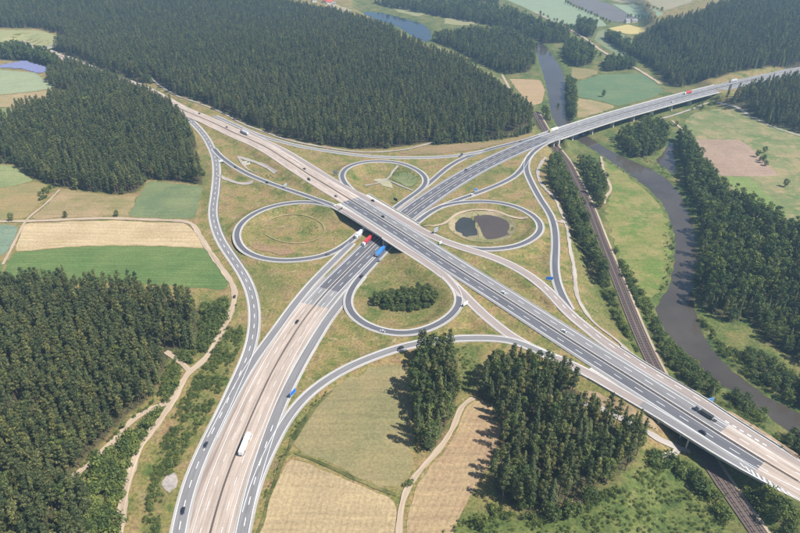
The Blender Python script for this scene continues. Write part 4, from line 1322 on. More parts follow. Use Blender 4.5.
darkz = m_plain('weathered_steel', (.09, .085, .08), .7, .3, .1)
barrier(A93, 0, 30, A93.s_at(800, 483, 1), 'long steel crash barrier in the median of the north-south motorway', m=darkz)
barrier(A6, 0, 20, A6.s_at(760, 78), 'long steel crash barrier in the median of the east-west motorway', m=darkz)
barrier(A93, 21.3, sA93(640, 385, 1), sA93(676, 406, 1), 'dark barrier on the motorway edge just before the railway bridge', m=darkz)
barrier(COLS_NE, 5.2, COLS_NE.s_at(770, 447, 1), COLS_NE.s[-1] - 5, 'dark barrier along the outer motorway edge at the right picture edge', m=darkz)
barrier(COLS_SW, -4.9, COLS_SW.s_at(590, 374, 2), COLS_SW.s_at(668, 420, 1), 'steel barrier on the embankment above the gravel road')
barrier(R1, 5.2, R1.s_at(216, 175), R1.s_at(240, 270), 'steel barrier on the outside of the western connecting ramp')
barrier(NOUT, 4.4, NOUT.s_at(525, 140), NOUT.s_at(465, 158), 'steel barrier on the forest side of the northern connecting ramp')
barrier(LOOP_B, -4.4, LOOP_B.s_at(458, 290, 6), LOOP_B.s_at(418, 332, 3), 'steel barrier outside the southern loop ramp', m=darkz) if False else None

# ------------------------------------------------------------------ trees: prototypes
def leaf_mesh(name, cen, nrm, size, spray, m, extra=None, aspect=1.0):
    """many small leaf sprays: kite shaped quads"""
    cen, nrm = np.asarray(cen), np.asarray(nrm)
    n = len(cen)
    nrm = nrm / np.maximum(np.linalg.norm(nrm, axis=1), 1e-6)[:, None]
    r = rng.normal(size=(n, 3))
    u = np.cross(nrm, r)
    u /= np.maximum(np.linalg.norm(u, axis=1), 1e-6)[:, None]
    w = np.cross(nrm, u)
    sz = np.asarray(size)[:, None]
    a = .5 * sz * aspect
    b = .5 * sz
    k = rng.uniform(.5, 1.0, (n, 1))
    P = np.stack([cen - u * b, cen + w * a * k, cen + u * b, cen - w * a * k], 1).reshape(-1, 3)
    Fc = np.arange(4 * n).reshape(-1, 4)
    sp = np.repeat(np.asarray(spray), 4)
    mats = [m]
    mi = np.zeros(n, int)
    V = P
    Fl = Fc.tolist()
    if extra is not None:
        eV, eF, em = extra
        o = len(V)
        V = np.vstack([V, np.asarray(eV)])
        Fl += [[i + o for i in f] for f in eF]
        sp = np.concatenate([sp, np.zeros(len(eV))])
        mi = np.concatenate([mi, np.ones(len(eF), int)])
        mats.append(em)
    me = mesh(name, V, Fl, mats, None, False, mi)
    at = me.attributes.new('spray', 'FLOAT', 'POINT')
    at.data.foreach_set('value', sp.astype(np.float32))
    return me


def puffs(centres, radii, per, jitter=.55, flat=.85):
    cen, nrm, spray = [], [], []
    for c, r in zip(centres, radii):
        n = max(6, int(per * r * r))
        d = rng.normal(size=(n, 3))
        d /= np.linalg.norm(d, axis=1)[:, None]
        d[:, 2] = np.abs(d[:, 2]) * np.where(rng.random(n) < .8, 1, -1)
        rad = r * rng.uniform(.72, 1.08, (n, 1))
        p = np.asarray(c) + d * rad * np.array([1, 1, flat])
        cen.append(p)
        nn = d + rng.normal(size=(n, 3)) * jitter
        nrm.append(nn)
        tone = rng.uniform(.1, .9)
        spray.append(np.clip(tone + rng.normal(size=n) * .22, 0, 1))
    return np.vstack(cen), np.vstack(nrm), np.concatenate(spray)


def trunk_mesh(h, r, limbs, lean=0.0):
    mb = MB()
    x = lean
    pts = [(0, 0, -.6), (x * .3, 0, h * .35), (x * .6, x * .2, h * .7), (x, x * .3, h)]
    rr_ = [r * 1.15, r * .8, r * .5, r * .18]
    for a, b, q, w in zip(pts[:-1], pts[1:], rr_[:-1], rr_[1:]):
        mb.tube(a, b, q, w, 6)
    for (z, az, ln, up_) in limbs:
        k = z / h
        a = (x * k, 0, z)
        b = (x * k + math.cos(az) * ln, math.sin(az) * ln, z + up_)
        mb.tube(a, b, r * .32, r * .08, 4)
    return mb.V, mb.F


def proto(kind, v):
    """returns (trunk mesh, crown mesh, whole mesh) of a tree about 20 m (shrub 3 m) tall"""
    U = rng.uniform
    if kind == 'pine':
        h = 20.
        lo = U(.38, .5)
        wide = U(2.0, 2.8)
        cs, rs, limbs = [], [], []
        for k in range(15):
            t = k / 14
            z = h * (lo + (1 - lo) * t) - .6
            rad = wide * (math.sin(math.pi * min(1, .22 + .66 * t)) ** .7) * (1 - .2 * t)
            az = k * 2.4 + U(-.5, .5)
            off = rad * U(.4, .85) * (1 - .55 * t ** 4)
            cs.append((math.cos(az) * off, math.sin(az) * off, z + U(-.4, .4)))
            rs.append(U(.9, 1.35) * (1.12 - .22 * t))
            limbs.append((z - .8, az, off, .6))
        c, n, s = puffs(cs, rs, 25, .38, .8)
        sz = U(.55, 1.05, len(c))
        tm = trunk_mesh(h * .96, .26, limbs, U(-.5, .5))
        mt, bk = M['pine'], M['bark']
    elif kind == 'spruce':
        h = 22.
        c, n, s = [], [], []
        wh = 19
        base_r = U(2.5, 3.3)
        for k in range(wh):
            t = (k + U(-.2, .2)) / wh
            z = h * (.14 + .86 * t)
            R = base_r * (1 - t) ** .85 + .18
            nb_ = int(7 + 4 * (1 - t))
            for b_ in range(nb_):
                az = 2 * math.pi * (b_ + U(0, 1)) / nb_ + k
                rr2 = R * U(.7, 1.15)
                tone = U(.1, .9)
                for q in (.3, .62, .95):
                    rad = rr2 * q
                    c.append((math.cos(az) * rad, math.sin(az) * rad, z - .42 * rad + U(-.15, .15)))
                    n.append((math.cos(az) * .75 + U(-.4, .4), math.sin(az) * .75 + U(-.4, .4), .8 + U(-.3, .3)))
                    s.append(np.clip(tone + U(-.25, .25) + .15 * (q > .8), 0, 1))
        c, n, s = np.array(c), np.array(n), np.array(s)
        sz = U(.75, 1.3, len(c)) * np.clip(1.15 - .5 * c[:, 2] / h, .6, 1.2)
        tm = trunk_mesh(h * .97, .28, [], U(-.2, .2))
        mt, bk = M['spruce'], M['bark']
    elif kind == 'broad':
        h = 20.
        cs, rs, limbs = [], [], []
        wide = U(3.0, 3.9)
        for k in range(21):
            az, zz = U(0, 2 * math.pi), U(-.95, 1.0)
            q = math.sqrt(max(0, 1 - zz * zz)) * U(.6, 1.05)
            z = h * .55 + zz * h * .40
            cs.append((math.cos(az) * wide * q, math.sin(az) * wide * q, z))
            rs.append(U(1.05, 1.8))
            if k % 2 == 0:
                limbs.append((max(3, z - 4), az, wide * q * .8, 3.0))
        c, n, s = puffs(cs, rs, 14, .36, .85)
        sz = U(.7, 1.25, len(c))
        tm = trunk_mesh(h * .8, .34, limbs, U(-.8, .8))
        mt, bk = M['broad'], M['birch'] if v % 3 == 0 else M['bark']
    elif kind == 'round':
        h = 9.
        cs, rs, limbs = [], [], []
        wide = U(2.0, 2.7)
        for k in range(17):
            az, zz = k * 2.4 + U(-.4, .4), -1 + 2 * (k + .5) / 17
            q = math.sqrt(max(0, 1 - zz * zz)) * U(.75, 1.05)
            cs.append((math.cos(az) * wide * q, math.sin(az) * wide * q, 4.9 + zz * 3.1))
            rs.append(U(.9, 1.4))
            if k % 3 == 0:
                limbs.append((2.0, az, wide * q * .7, 2.2))
        c, n, s = puffs(cs, rs, 19, .4, .9)
        sz = U(.55, 1.0, len(c))
        tm = trunk_mesh(7.0, .22, limbs, U(-.3, .3))
        mt, bk = M['broad'], M['bark']
    else:
        h = 3.
        cs, rs, limbs = [], [], []
        for k in range(7):
            az = k * 2.4
            q = U(.3, 1.15)
            cs.append((math.cos(az) * q, math.sin(az) * q, U(.7, 2.2)))
            rs.append(U(.5, .85))
            limbs.append((.5, az, q * .7, .9))
        c, n, s = puffs(cs, rs, 40, .5, .9)
        sz = U(.35, .65, len(c))
        tm = trunk_mesh(1.8, .08, limbs, 0)
        mt, bk = M['shrub'], M['bark']
    cm = leaf_mesh(kind + '_crown', c, n, sz, s, mt)
    whole = leaf_mesh(kind + '_whole', c, n, sz, s, mt, (tm[0], tm[1], bk))
    tmesh = mesh(kind + '_trunk', tm[0], tm[1], bk)
    return tmesh, cm, whole


KINDS = {'pine': 8, 'spruce': 6, 'broad': 8, 'shrub': 5}
PRO = {k: [proto(k, v) for v in range(n)] for k, n in KINDS.items()}
PRO['broad'] += [proto('round', v) for v in range(6)]          # small trees have low round crowns


def variant(kind, h):
    """which prototype, its height"""
    if kind == 'broad' and h < 13.5:
        return 8 + random.randrange(6), 9.0
    return random.randrange(KINDS[kind]), PROH[kind]


PROH = {'pine': 20., 'spruce': 22., 'broad': 20., 'shrub': 3.}

# ------------------------------------------------------------------ trees: where they stand
clear_pts = []
for k, (p, hw) in ROADS.items():
    for q in p.P[::2]:
        clear_pts.append((q[0], q[1], hw + 3.5))
for k, p in TR.items():
    for q in p.P:
        clear_pts.append((q[0], q[1], 2.7))
for px_, py_, r_ in ((168, 482, 6.0), (172, 489, 5.5)):
    q = gnd(px_, py_)
    clear_pts.append((q[0], q[1], r_))
kd = kdtree.KDTree(len(clear_pts))
for i, q in enumerate(clear_pts):
    kd.insert((q[0], q[1], 0), i)
kd.balance()
# corridors: everything within 22 m of the path axis needs the individual clearance test
cpa = np.array(clear_pts)


def is_clear(x, y, extra=0.):
    for co, i, d in kd.find_n((x, y, 0), 3):
        if d < cpa[i, 2] + extra:
            return False
    return True


def in_poly(poly, x, y):
    return sdf(poly, x, y) < 0


wpolys = [w[1] for w in WATER]
TREES = []   # kind, x, y, z, h, wood key


def scatter(poly, spacing, far_from=1.0):
    P = np.asarray(poly)[:, :2]
    lo, hi = P.min(0), P.max(0)
    gx = np.arange(lo[0], hi[0], spacing)
    gy = np.arange(lo[1], hi[1], spacing * .9)
    X, Y = np.meshgrid(gx, gy)
    X = X + (np.arange(len(gy)) % 2 * spacing * .5)[:, None]
    X = X + rng.uniform(-.36, .36, X.shape) * spacing
    Y = Y + rng.uniform(-.36, .36, Y.shape) * spacing
    X, Y = X.ravel(), Y.ravel()
    k = sdf(P, X, Y) + .25 * spacing * vnoise(X, Y, 30, 3) < 0
    return X[k], Y[k]


for key, (pts, sp, mixr, hm, where) in WOODS.items():
    X, Y = scatter(WPOLY[key], sp)
    # thin out by distance in the far woods: bigger spacing there reads the same
    z = hz(X, Y)
    pn = vnoise(X, Y, 55, 31)
    pk = vnoise(X, Y, 70, 37)
    hn = 1 + .10 * vnoise(X, Y, 38, 33)
    keep = rng.random(len(X)) > .04
    gap = (vnoise(X, Y, 46, 39) + .5 * vnoise(X, Y, 21, 40)) > 1.22
    for x, y, zz, a, b, g, kp, gp in zip(X, Y, z, pn, hn, pk, keep, gap):
        if not kp or (gp and hm > 18):
            continue
        if not is_clear(x, y, .5):
            continue
        if key not in ('north', 'southwest') and gsample(wet, x, y) < 1.5:
            continue
        r = rng.random() + .22 * a
        kind = 'pine' if r < mixr[0] else ('spruce' if r < mixr[0] + mixr[1] else 'broad')
        if mixr[2] == 0:
            kind = 'pine' if r < mixr[0] else 'spruce'
        if mixr[2] < .05 and kind == 'broad' and rng.random() < .5:
            kind = 'pine'
        if mixr[0] == 0 and kind == 'pine':
            kind = 'broad'
        h = hm * b * rng.uniform(.7, 1.16) * (1.0 if kind != 'broad' else .88)
        TREES.append((kind, x, y, zz, h, key))

# loose shrubs: outline, number, height range, where
SHRUBS = {
    'spurnook': ([(171, 357), (182, 353), (198, 352), (190, 366), (184, 362)], 40, (1.5, 4.5), 'in the nook of the track junction'),
    'spurnook2': ([(164, 376), (172, 360), (183, 370), (178, 386), (168, 402), (150, 406), (158, 392)], 110, (1.5, 5.0), 'between forest edge and farm track'),
    'trackforest': ([(74, 474), (96, 454), (130, 420), (150, 406), (148, 409), (128, 424), (100, 452), (84, 470)], 90, (1.5, 4.5), 'along the forest edge above the dirt track'),
    'trackside': ([(203, 306), (226, 300), (229, 312), (216, 342), (203, 358), (199, 335)], 210, (2.5, 5.5), 'beside the farm track bend'),
    'westbank': ([(224, 330), (240, 324), (245, 340), (232, 372), (212, 408), (192, 442), (176, 468), (163, 495), (156, 560), (138, 560), (146, 500), (158, 450), (184, 398), (206, 364)], 900, (1.0, 3.2), 'on the slope between farm track and motorway'),
    'reeds': ([(666, 232), (670, 250), (668, 272), (660, 294), (652, 301), (660, 288), (665, 262), (662, 236)], 70, (.6, 1.8), 'at the meadow edge along the river'),
    'tracktri': ([(88, 500), (80, 480), (110, 452), (136, 430), (160, 412), (146, 436), (134, 455), (124, 488), (118, 540), (114, 600), (80, 600)], 300, (3.0, 7.0), 'in the green triangle between the two tracks'),
    'southmeadow': ([(440, 530), (470, 512), (520, 518), (560, 514), (600, 496), (640, 468), (672, 458), (700, 482), (722, 515), (745, 560), (430, 580)], 950, (.6, 2.4), 'in the rough meadow at the bottom edge'),
    'railside': ([(650, 452), (672, 456), (690, 468), (705, 480), (722, 505), (730, 520), (722, 524), (706, 500), (688, 482), (668, 470), (650, 466)], 90, (3.0, 6.5), 'beside the railway below the motorway bridge'),
    'railside2': ([(728, 478), (745, 480), (760, 492), (790, 505), (800, 520), (790, 545), (760, 525), (744, 500)], 90, (2.0, 5.5), 'on the slope south of the railway bridge'),
    'railnorth': ([(606, 268), (618, 300), (630, 330), (644, 362), (636, 352), (620, 328), (606, 300), (600, 285)], 120, (2.0, 5.5), 'between the service road and the railway'),
    'railnorth2': ([(612, 245), (622, 262), (640, 290), (652, 310), (650, 325), (634, 300), (620, 268)], 130, (2.0, 6.0), 'between the railway and the river meadow'),
    'bankleft': ([(672, 225), (676, 250), (674, 268), (666, 292), (656, 303), (664, 280), (670, 250), (668, 230)], 70, (1.0, 3.0), 'on the west river bank'),
    'bankriver': ([(652, 312), (664, 332), (680, 350), (704, 372), (722, 388), (712, 386), (690, 370), (668, 350), (652, 325)], 100, (1.5, 4.5), 'along the river opposite the wood'),
    'bankeast': ([(697, 318), (706, 330), (716, 346), (724, 358), (742, 374), (764, 390), (772, 386), (752, 372), (736, 352), (716, 336), (704, 318)], 130, (1.5, 4.0), 'on the east bank of the river bend'),
    'mwayedge': ([(690, 385), (720, 398), (745, 414), (775, 434), (800, 452), (800, 460), (770, 440), (735, 418), (705, 400)], 70, (1.0, 3.5), 'on the grass edge between motorway and river'),
    'ditch': ([(296, 424), (308, 406), (330, 388), (340, 384), (322, 400), (306, 420), (296, 440), (280, 470), (262, 515), (250, 550), (244, 545), (262, 500), (280, 455)], 190, (.5, 1.5), 'in the ditch beside the motorway slip road'),
    'viabank': ([(600, 148), (625, 165), (650, 182), (664, 195), (676, 210), (682, 225), (676, 222), (660, 200), (640, 184), (615, 168)], 60, (.8, 2.0), 'on the reed bank of the river'),
    'islandedge': ([(636, 160), (652, 166), (668, 180), (676, 180), (660, 165), (645, 158)], 40, (.8, 2.2), 'on the spit between river and backwater'),
    'loopwet': ([(390, 168), (405, 168), (418, 176), (416, 184), (404, 182), (392, 176)], 60, (.5, 1.4), 'in the wetland inside the northern loop'),
    'pondedge': ([(500, 214), (512, 222), (514, 230), (508, 236), (510, 226)], 34, (.5, 1.4), 'on the reedy pond shore'),
    'basinedge': ([(252, 168), (262, 172), (276, 176), (272, 180), (256, 175)], 40, (.5, 1.5), 'beside the gravel basin'),
    'lloop': ([(300, 225), (315, 226), (322, 233), (312, 236), (300, 232)], 24, (.5, 1.4), 'inside the western loop ramp'),
    'northslope': ([(200, 105), (222, 114), (245, 126), (262, 132), (250, 126), (226, 112), (205, 103)], 60, (.8, 2.5), 'along the forest edge by the motorway'),
    'hedgenw': ([(38, 195), (48, 187), (56, 186), (50, 194), (40, 206)], 26, (2.5, 5.0), 'in the hedge between the western fields'),
    'viafoot': ([(690, 102), (716, 96), (722, 100), (702, 110), (690, 112)], 40, (2, 5), 'beneath the viaduct end'),
    'soilpatch': ([(600, 400), (640, 418), (660, 432), (640, 428), (612, 412)], 40, (.6, 1.6), 'on the bare embankment above the gravel road'),
    'woodedge': ([(486, 500), (500, 508), (540, 520), (575, 508), (620, 486), (615, 496), (575, 518), (530, 528), (490, 516)], 90, (1.5, 4.0), 'along the southern wood edge'),
    'rborder': ([(455, 346), (478, 348), (476, 372), (470, 390), (462, 392), (458, 370)], 50, (.6, 2.0), 'in the grass strip between the grove and the wood'),
    'groveedge': ([(448, 378), (459, 375), (460, 402), (452, 420), (446, 420)], 45, (2.0, 5.0), 'on the sunny edge of the grove'),
}
for key, (pts, n, hr, where) in SHRUBS.items():
    P = gpoly(pts)
    lo, hi = P[:, :2].min(0), P[:, :2].max(0)
    X = rng.uniform(lo[0], hi[0], n * 12)
    Y = rng.uniform(lo[1], hi[1], n * 12)
    ok = (sdf(P, X, Y) < 0) & (rng.random(len(X)) < .55 + .5 * vnoise(X, Y, 22, 51))
    c = 0
    for x, y in zip(X[ok], Y[ok]):
        if c >= n:
            break
        if not is_clear(x, y, -1.5):
            continue
        if gsample(wet, x, y) < .6:
            continue
        TREES.append(('shrub', x, y, float(hz(x, y)), rng.uniform(*hr) * (1 if rng.random() < .8 else 1.3), key))
        c += 1

# single trees one can point to
SOLO = [((66, 217.5), 'broad', 7, 'small round tree on the field edge north of the wheat, the left one'), ((117, 216.5), 'broad', 7, 'small round tree on the field edge north of the wheat, the right one'),
        ((12, 221), 'broad', 9, 'round tree where the farm track meets the field path'), ((785, 187), 'broad', 10, 'dark round tree alone on the pasture below the ploughed field'),
        ((764, 153), 'broad', 9, 'dark bush-like tree at the corner of the ploughed field'), ((603, 97), 'broad', 12, 'round tree alone in the green field north of the viaduct'),
        ((676, 126), 'broad', 8, 'small tree beside the gravel road below the viaduct'), ((514, 497), 'broad', 17, 'pale crowned tree at the south-west corner of the wood'),
        ((503, 492), 'broad', 19, 'tall pale broadleaf tree beside the mown field'), ((527, 505), 'broad', 15, 'leafy tree in front of the dark southern wood'),
        ((482, 528), 'broad', 11, 'broad leafy tree beside the bottom edge of the mown field'), ((778, 520), 'broad', 12, 'large round willow south of the railway bridge'),
        ((424, 334 + 26), 'pine', 27, 'tallest conifer at the tip of the narrow grove'), ((406, 487), 'shrub', 4, 'bush beside the field track south of the grove'), ((411, 484), 'shrub', 4.5, 'bush on the field track bend south of the grove'),
        ((558, 108), 'broad', 8, 'tree on the river island'), ((236, 306), 'shrub', 2.2, 'small bush beside the farm track bend by the ramp')]

# ------------------------------------------------------------------ trees: build
arr = np.array([(t[1], t[2], t[3] + t[4] * .6) for t in TREES])
pu, pv, dep = proj(arr)
onview = (pu > -6) & (pu < 806) & (pv > -4) & (pv < 540)
order = np.argsort(dep)
MAXN = {'pine': 298, 'spruce': 299, 'broad': 286, 'shrub': 296}
NAME = {'pine': 'pine_tree', 'spruce': 'spruce_tree', 'broad': 'broadleaf_tree', 'shrub': 'shrub'}
DESC = {'pine': 'rounded olive green pine tree', 'spruce': 'dark pointed spruce tree', 'broad': 'leafy green broadleaf tree', 'shrub': 'green shrub'}
chosen = set()
cnt = {k: 0 for k in KINDS}
for i in order:
    k = TREES[i][0]
    if onview[i] and cnt[k] < MAXN[k]:
        cnt[k] += 1
        chosen.add(int(i))


def plant(kind, x, y, z, h, label, group):
    v, ph = variant(kind, h)
    tm, cm, _ = PRO[kind][v]
    t = empty(NAME[kind], (x, y, z - .1), random.uniform(0, 6.28))
    k = h / ph
    w = k * random.uniform(.92, 1.2) * (1.0 if kind == 'shrub' else min(2.0, 1.0 / k ** .5))
    t.scale = (w, w, k)
    tag(t, label, 'shrub' if kind == 'shrub' else 'tree', group)
    link('trunk' if kind != 'shrub' else 'stem', tm, t)
    link('crown', cm, t)
    return t


WHERE = {**{k: v[4] for k, v in WOODS.items()}, **{k: v[3] for k, v in SHRUBS.items()}}
for i in sorted(chosen):
    kind, x, y, z, h, key = TREES[i]
    lab = DESC[kind] + ' ' + WHERE[key]
    plant(kind, x, y, z, h, lab, ('shrubs ' if kind == 'shrub' else DESC[kind].split()[-2] + ' trees ') + WHERE[key])
for (px, py), kind, h, lab in SOLO:
    q = gnd(px, py)
    plant(kind, q[0], q[1], q[2], h, lab, None)


def scatter_nodes(kind):
    ng = bpy.data.node_groups.new('scatter_' + kind, 'GeometryNodeTree')
    ng.interface.new_socket('Geometry', in_out='INPUT', socket_type='NodeSocketGeometry')
    ng.interface.new_socket('Geometry', in_out='OUTPUT', socket_type='NodeSocketGeometry')
    gi, go = ng.nodes.new('NodeGroupInput'), ng.nodes.new('NodeGroupOutput')
    join = ng.nodes.new('GeometryNodeJoinGeometry')
    for v, (a, b, w) in enumerate(PRO[kind]):
        o = bpy.data.objects.new(kind + '_source', w)
        oi = ng.nodes.new('GeometryNodeObjectInfo')
        oi.inputs['Object'].default_value = o
        oi.inputs['As Instance'].default_value = True
        ng.links.new(oi.outputs['Geometry'], join.inputs[0])
    ip = ng.nodes.new('GeometryNodeInstanceOnPoints')
    ip.inputs['Pick Instance'].default_value = True
    ng.links.new(gi.outputs[0], ip.inputs['Points'])
    ng.links.new(join.outputs[0], ip.inputs['Instance'])
    for nm, ty, sock in (('pick', 'INT', 'Instance Index'), ('turn', 'FLOAT_VECTOR', 'Rotation'), ('size', 'FLOAT_VECTOR', 'Scale')):
        na = ng.nodes.new('GeometryNodeInputNamedAttribute')
        na.data_type = ty
        na.inputs['Name'].default_value = nm
        out = [o for o in na.outputs if o.enabled and o.name == 'Attribute'][0]
        ng.links.new(out, ip.inputs[sock])
    ng.links.new(ip.outputs[0], go.inputs[0])
    return ng


for kind in KINDS:
    T = [t for i, t in enumerate(TREES) if t[0] == kind and i not in chosen]
    if not T:
        continue
    co = np.array([(t[1], t[2], t[3] - .1) for t in T])
    pk_ = [variant(kind, t[4]) for t in T]
    k = np.array([t[4] / q[1] for t, q in zip(T, pk_)])
    w = k * rng.uniform(.92, 1.2, len(T)) * (1.0 if kind == 'shrub' else np.minimum(2.0, 1 / k ** .5))
    me = bpy.data.meshes.new('tree_points')
    me.vertices.add(len(T))
    me.vertices.foreach_set('co', co.astype(np.float32).ravel())
    a = me.attributes.new('pick', 'INT', 'POINT')
    a.data.foreach_set('value', np.array([q[0] for q in pk_], np.int32))
    a = me.attributes.new('turn', 'FLOAT_VECTOR', 'POINT')
    a.data.foreach_set('vector', np.column_stack([rng.normal(0, .025, len(T)), rng.normal(0, .025, len(T)), rng.uniform(0, 6.28, len(T))]).astype(np.float32).ravel())
    a = me.attributes.new('size', 'FLOAT_VECTOR', 'POINT')
    a.data.foreach_set('vector', np.column_stack([w, w, k]).astype(np.float32).ravel())
    nm = {'pine': 'pine_forest', 'spruce': 'spruce_forest', 'broad': 'broadleaf_wood', 'shrub': 'scrub'}[kind]
    o = link(nm, me)
    tag(o, {'pine': 'mass of pine trees filling the farther forests', 'spruce': 'mass of pointed spruces among the farther forest pines', 'broad': 'mass of leafy trees along river and railway', 'shrub': 'scattered low green scrub on the slopes and banks'}[kind],
        'forest' if kind != 'shrub' else 'scrub', None, 'stuff')
    md = o.modifiers.new('scatter', 'NODES')
    md.node_group = scatter_nodes(kind)
print('TREES', len(TREES), {k: sum(t[0] == k for t in TREES) for k in KINDS}, cnt)

# ------------------------------------------------------------------ vehicles (x forward)
def loft(stations):
    """stations: (x, half width, z low, z high); rounded shoulder section"""
    V, Fc = [], []
    for x, w, zl, zh in stations:
        V += [(x, -w * .92, zl), (x, -w, zl + .35 * (zh - zl)), (x, -w * .97, zl + .75 * (zh - zl)), (x, -w * .8, zh), (x, w * .8, zh), (x, w * .97, zl + .75 * (zh - zl)), (x, w, zl + .35 * (zh - zl)), (x, w * .92, zl)]
    n = 8
    for a in range(len(stations) - 1):
        for k in range(n):
            Fc.append((a * n + k, a * n + (k + 1) % n, (a + 1) * n + (k + 1) % n, (a + 1) * n + k))
    Fc += [tuple(range(n))[::-1], tuple(range((len(stations) - 1) * n, len(stations) * n))]
    return V, Fc


def wheels(root, xs, half, r, w=.24):
    for x in xs:
        for sg in (-1, 1):
            wh = MB().tube((x, sg * (half - w), r), (x, sg * half, r), r, r, 14).build('wheel', M['black'], root)
            MB().tube((x, sg * (half - .02), r), (x, sg * (half + .015), r), r * .58, r * .5, 10).build('rim', M['zinc'], wh)


def make_car(root, c, van=False):
    pm = paint(c)
    k = 1.16 if van else 1.0
    V, Fc = loft([(-2.2 * k, .74, .42, .78), (-2.1 * k, .86, .26, .98), (-1.2 * k, .9, .22, 1.0), (.9, .9, .22, .98), (1.5 * k, .88, .24, .88), (2.05 * k, .82, .28, .72), (2.2 * k, .7, .36, .6)])
    link('body', mesh('body', V, Fc, pm), root)
    h = 2.05 if van else 1.46
    MB().box(((-.62 if van else -.35), 0, (.96 + h) / 2), (3.5 if van else 2.75, 1.62, h - .96), 0, .86 if van else .66, .8).build('window', M['glass'], root)
    MB().box(((-.62 if van else -.35), 0, h + .025), (2.95 if van else 1.75, 1.3, .06), 0, .92, .9).build('roof', pm, root)
    wheels(root, (-1.35 * k, 1.38 * k), .9, .32)
    for sg in (-1, 1):
        MB().box((2.1 * k, sg * .6, .6), (.18, .32, .14)).build('headlight', M['lamp'], root)
        MB().box((-2.16 * k, sg * .64, .78), (.1, .26, .16)).build('tail_light', M['redlamp'], root)


def make_truck(root, cab_c, box_c, L=13.4, flat=False):
    cm, bm_ = paint(cab_c), paint(box_c)
    x0 = 2.2
    V, Fc = loft([(x0 + 3.0, 1.2, .7, 3.2), (x0 + 3.5, 1.25, .5, 3.4), (x0 + 5.2, 1.25, .45, 3.3), (x0 + 5.55, 1.2, .5, 2.6)])
    cab = link('cab', mesh('cab', V, Fc, cm), root)
    MB().box((x0 + 5.42, 0, 2.35), (.3, 2.2, 1.05), 0, .4, .92).build('windscreen', M['glass'], cab)
    for sg in (-1, 1):
        MB().box((x0 + 5.5, sg * .9, .85), (.14, .4, .22)).build('headlight', M['lamp'], root)
    MB().box((-1.2, 0, .95), (L + 1.5, 1.0, .35)).build('chassis', M['chassis'], root)
    b = x0 + 2.6
    if flat:
        MB().box((b - L / 2, 0, 1.3), (L, 2.5, .3)).build('load_bed', bm_, root)
        MB().box((b - L / 2, 0, 2.0), (L * .9, 2.3, 1.1), 0, .96).build('load', M['chassis'], root)
    else:
        t = MB().box((b - L / 2, 0, 2.6), (L, 2.55, 2.7), 0, .995).build('trailer', bm_, root)
        MB().box((b - L - .02, 0, 2.6), (.05, 2.3, 2.5)).build('rear_door', M['white'], t)
    wheels(root, (x0 + 4.4, b - L + 1.4, b - L + 2.7, b - L + 4.0, x0 + .9), 1.25, .5, .32)


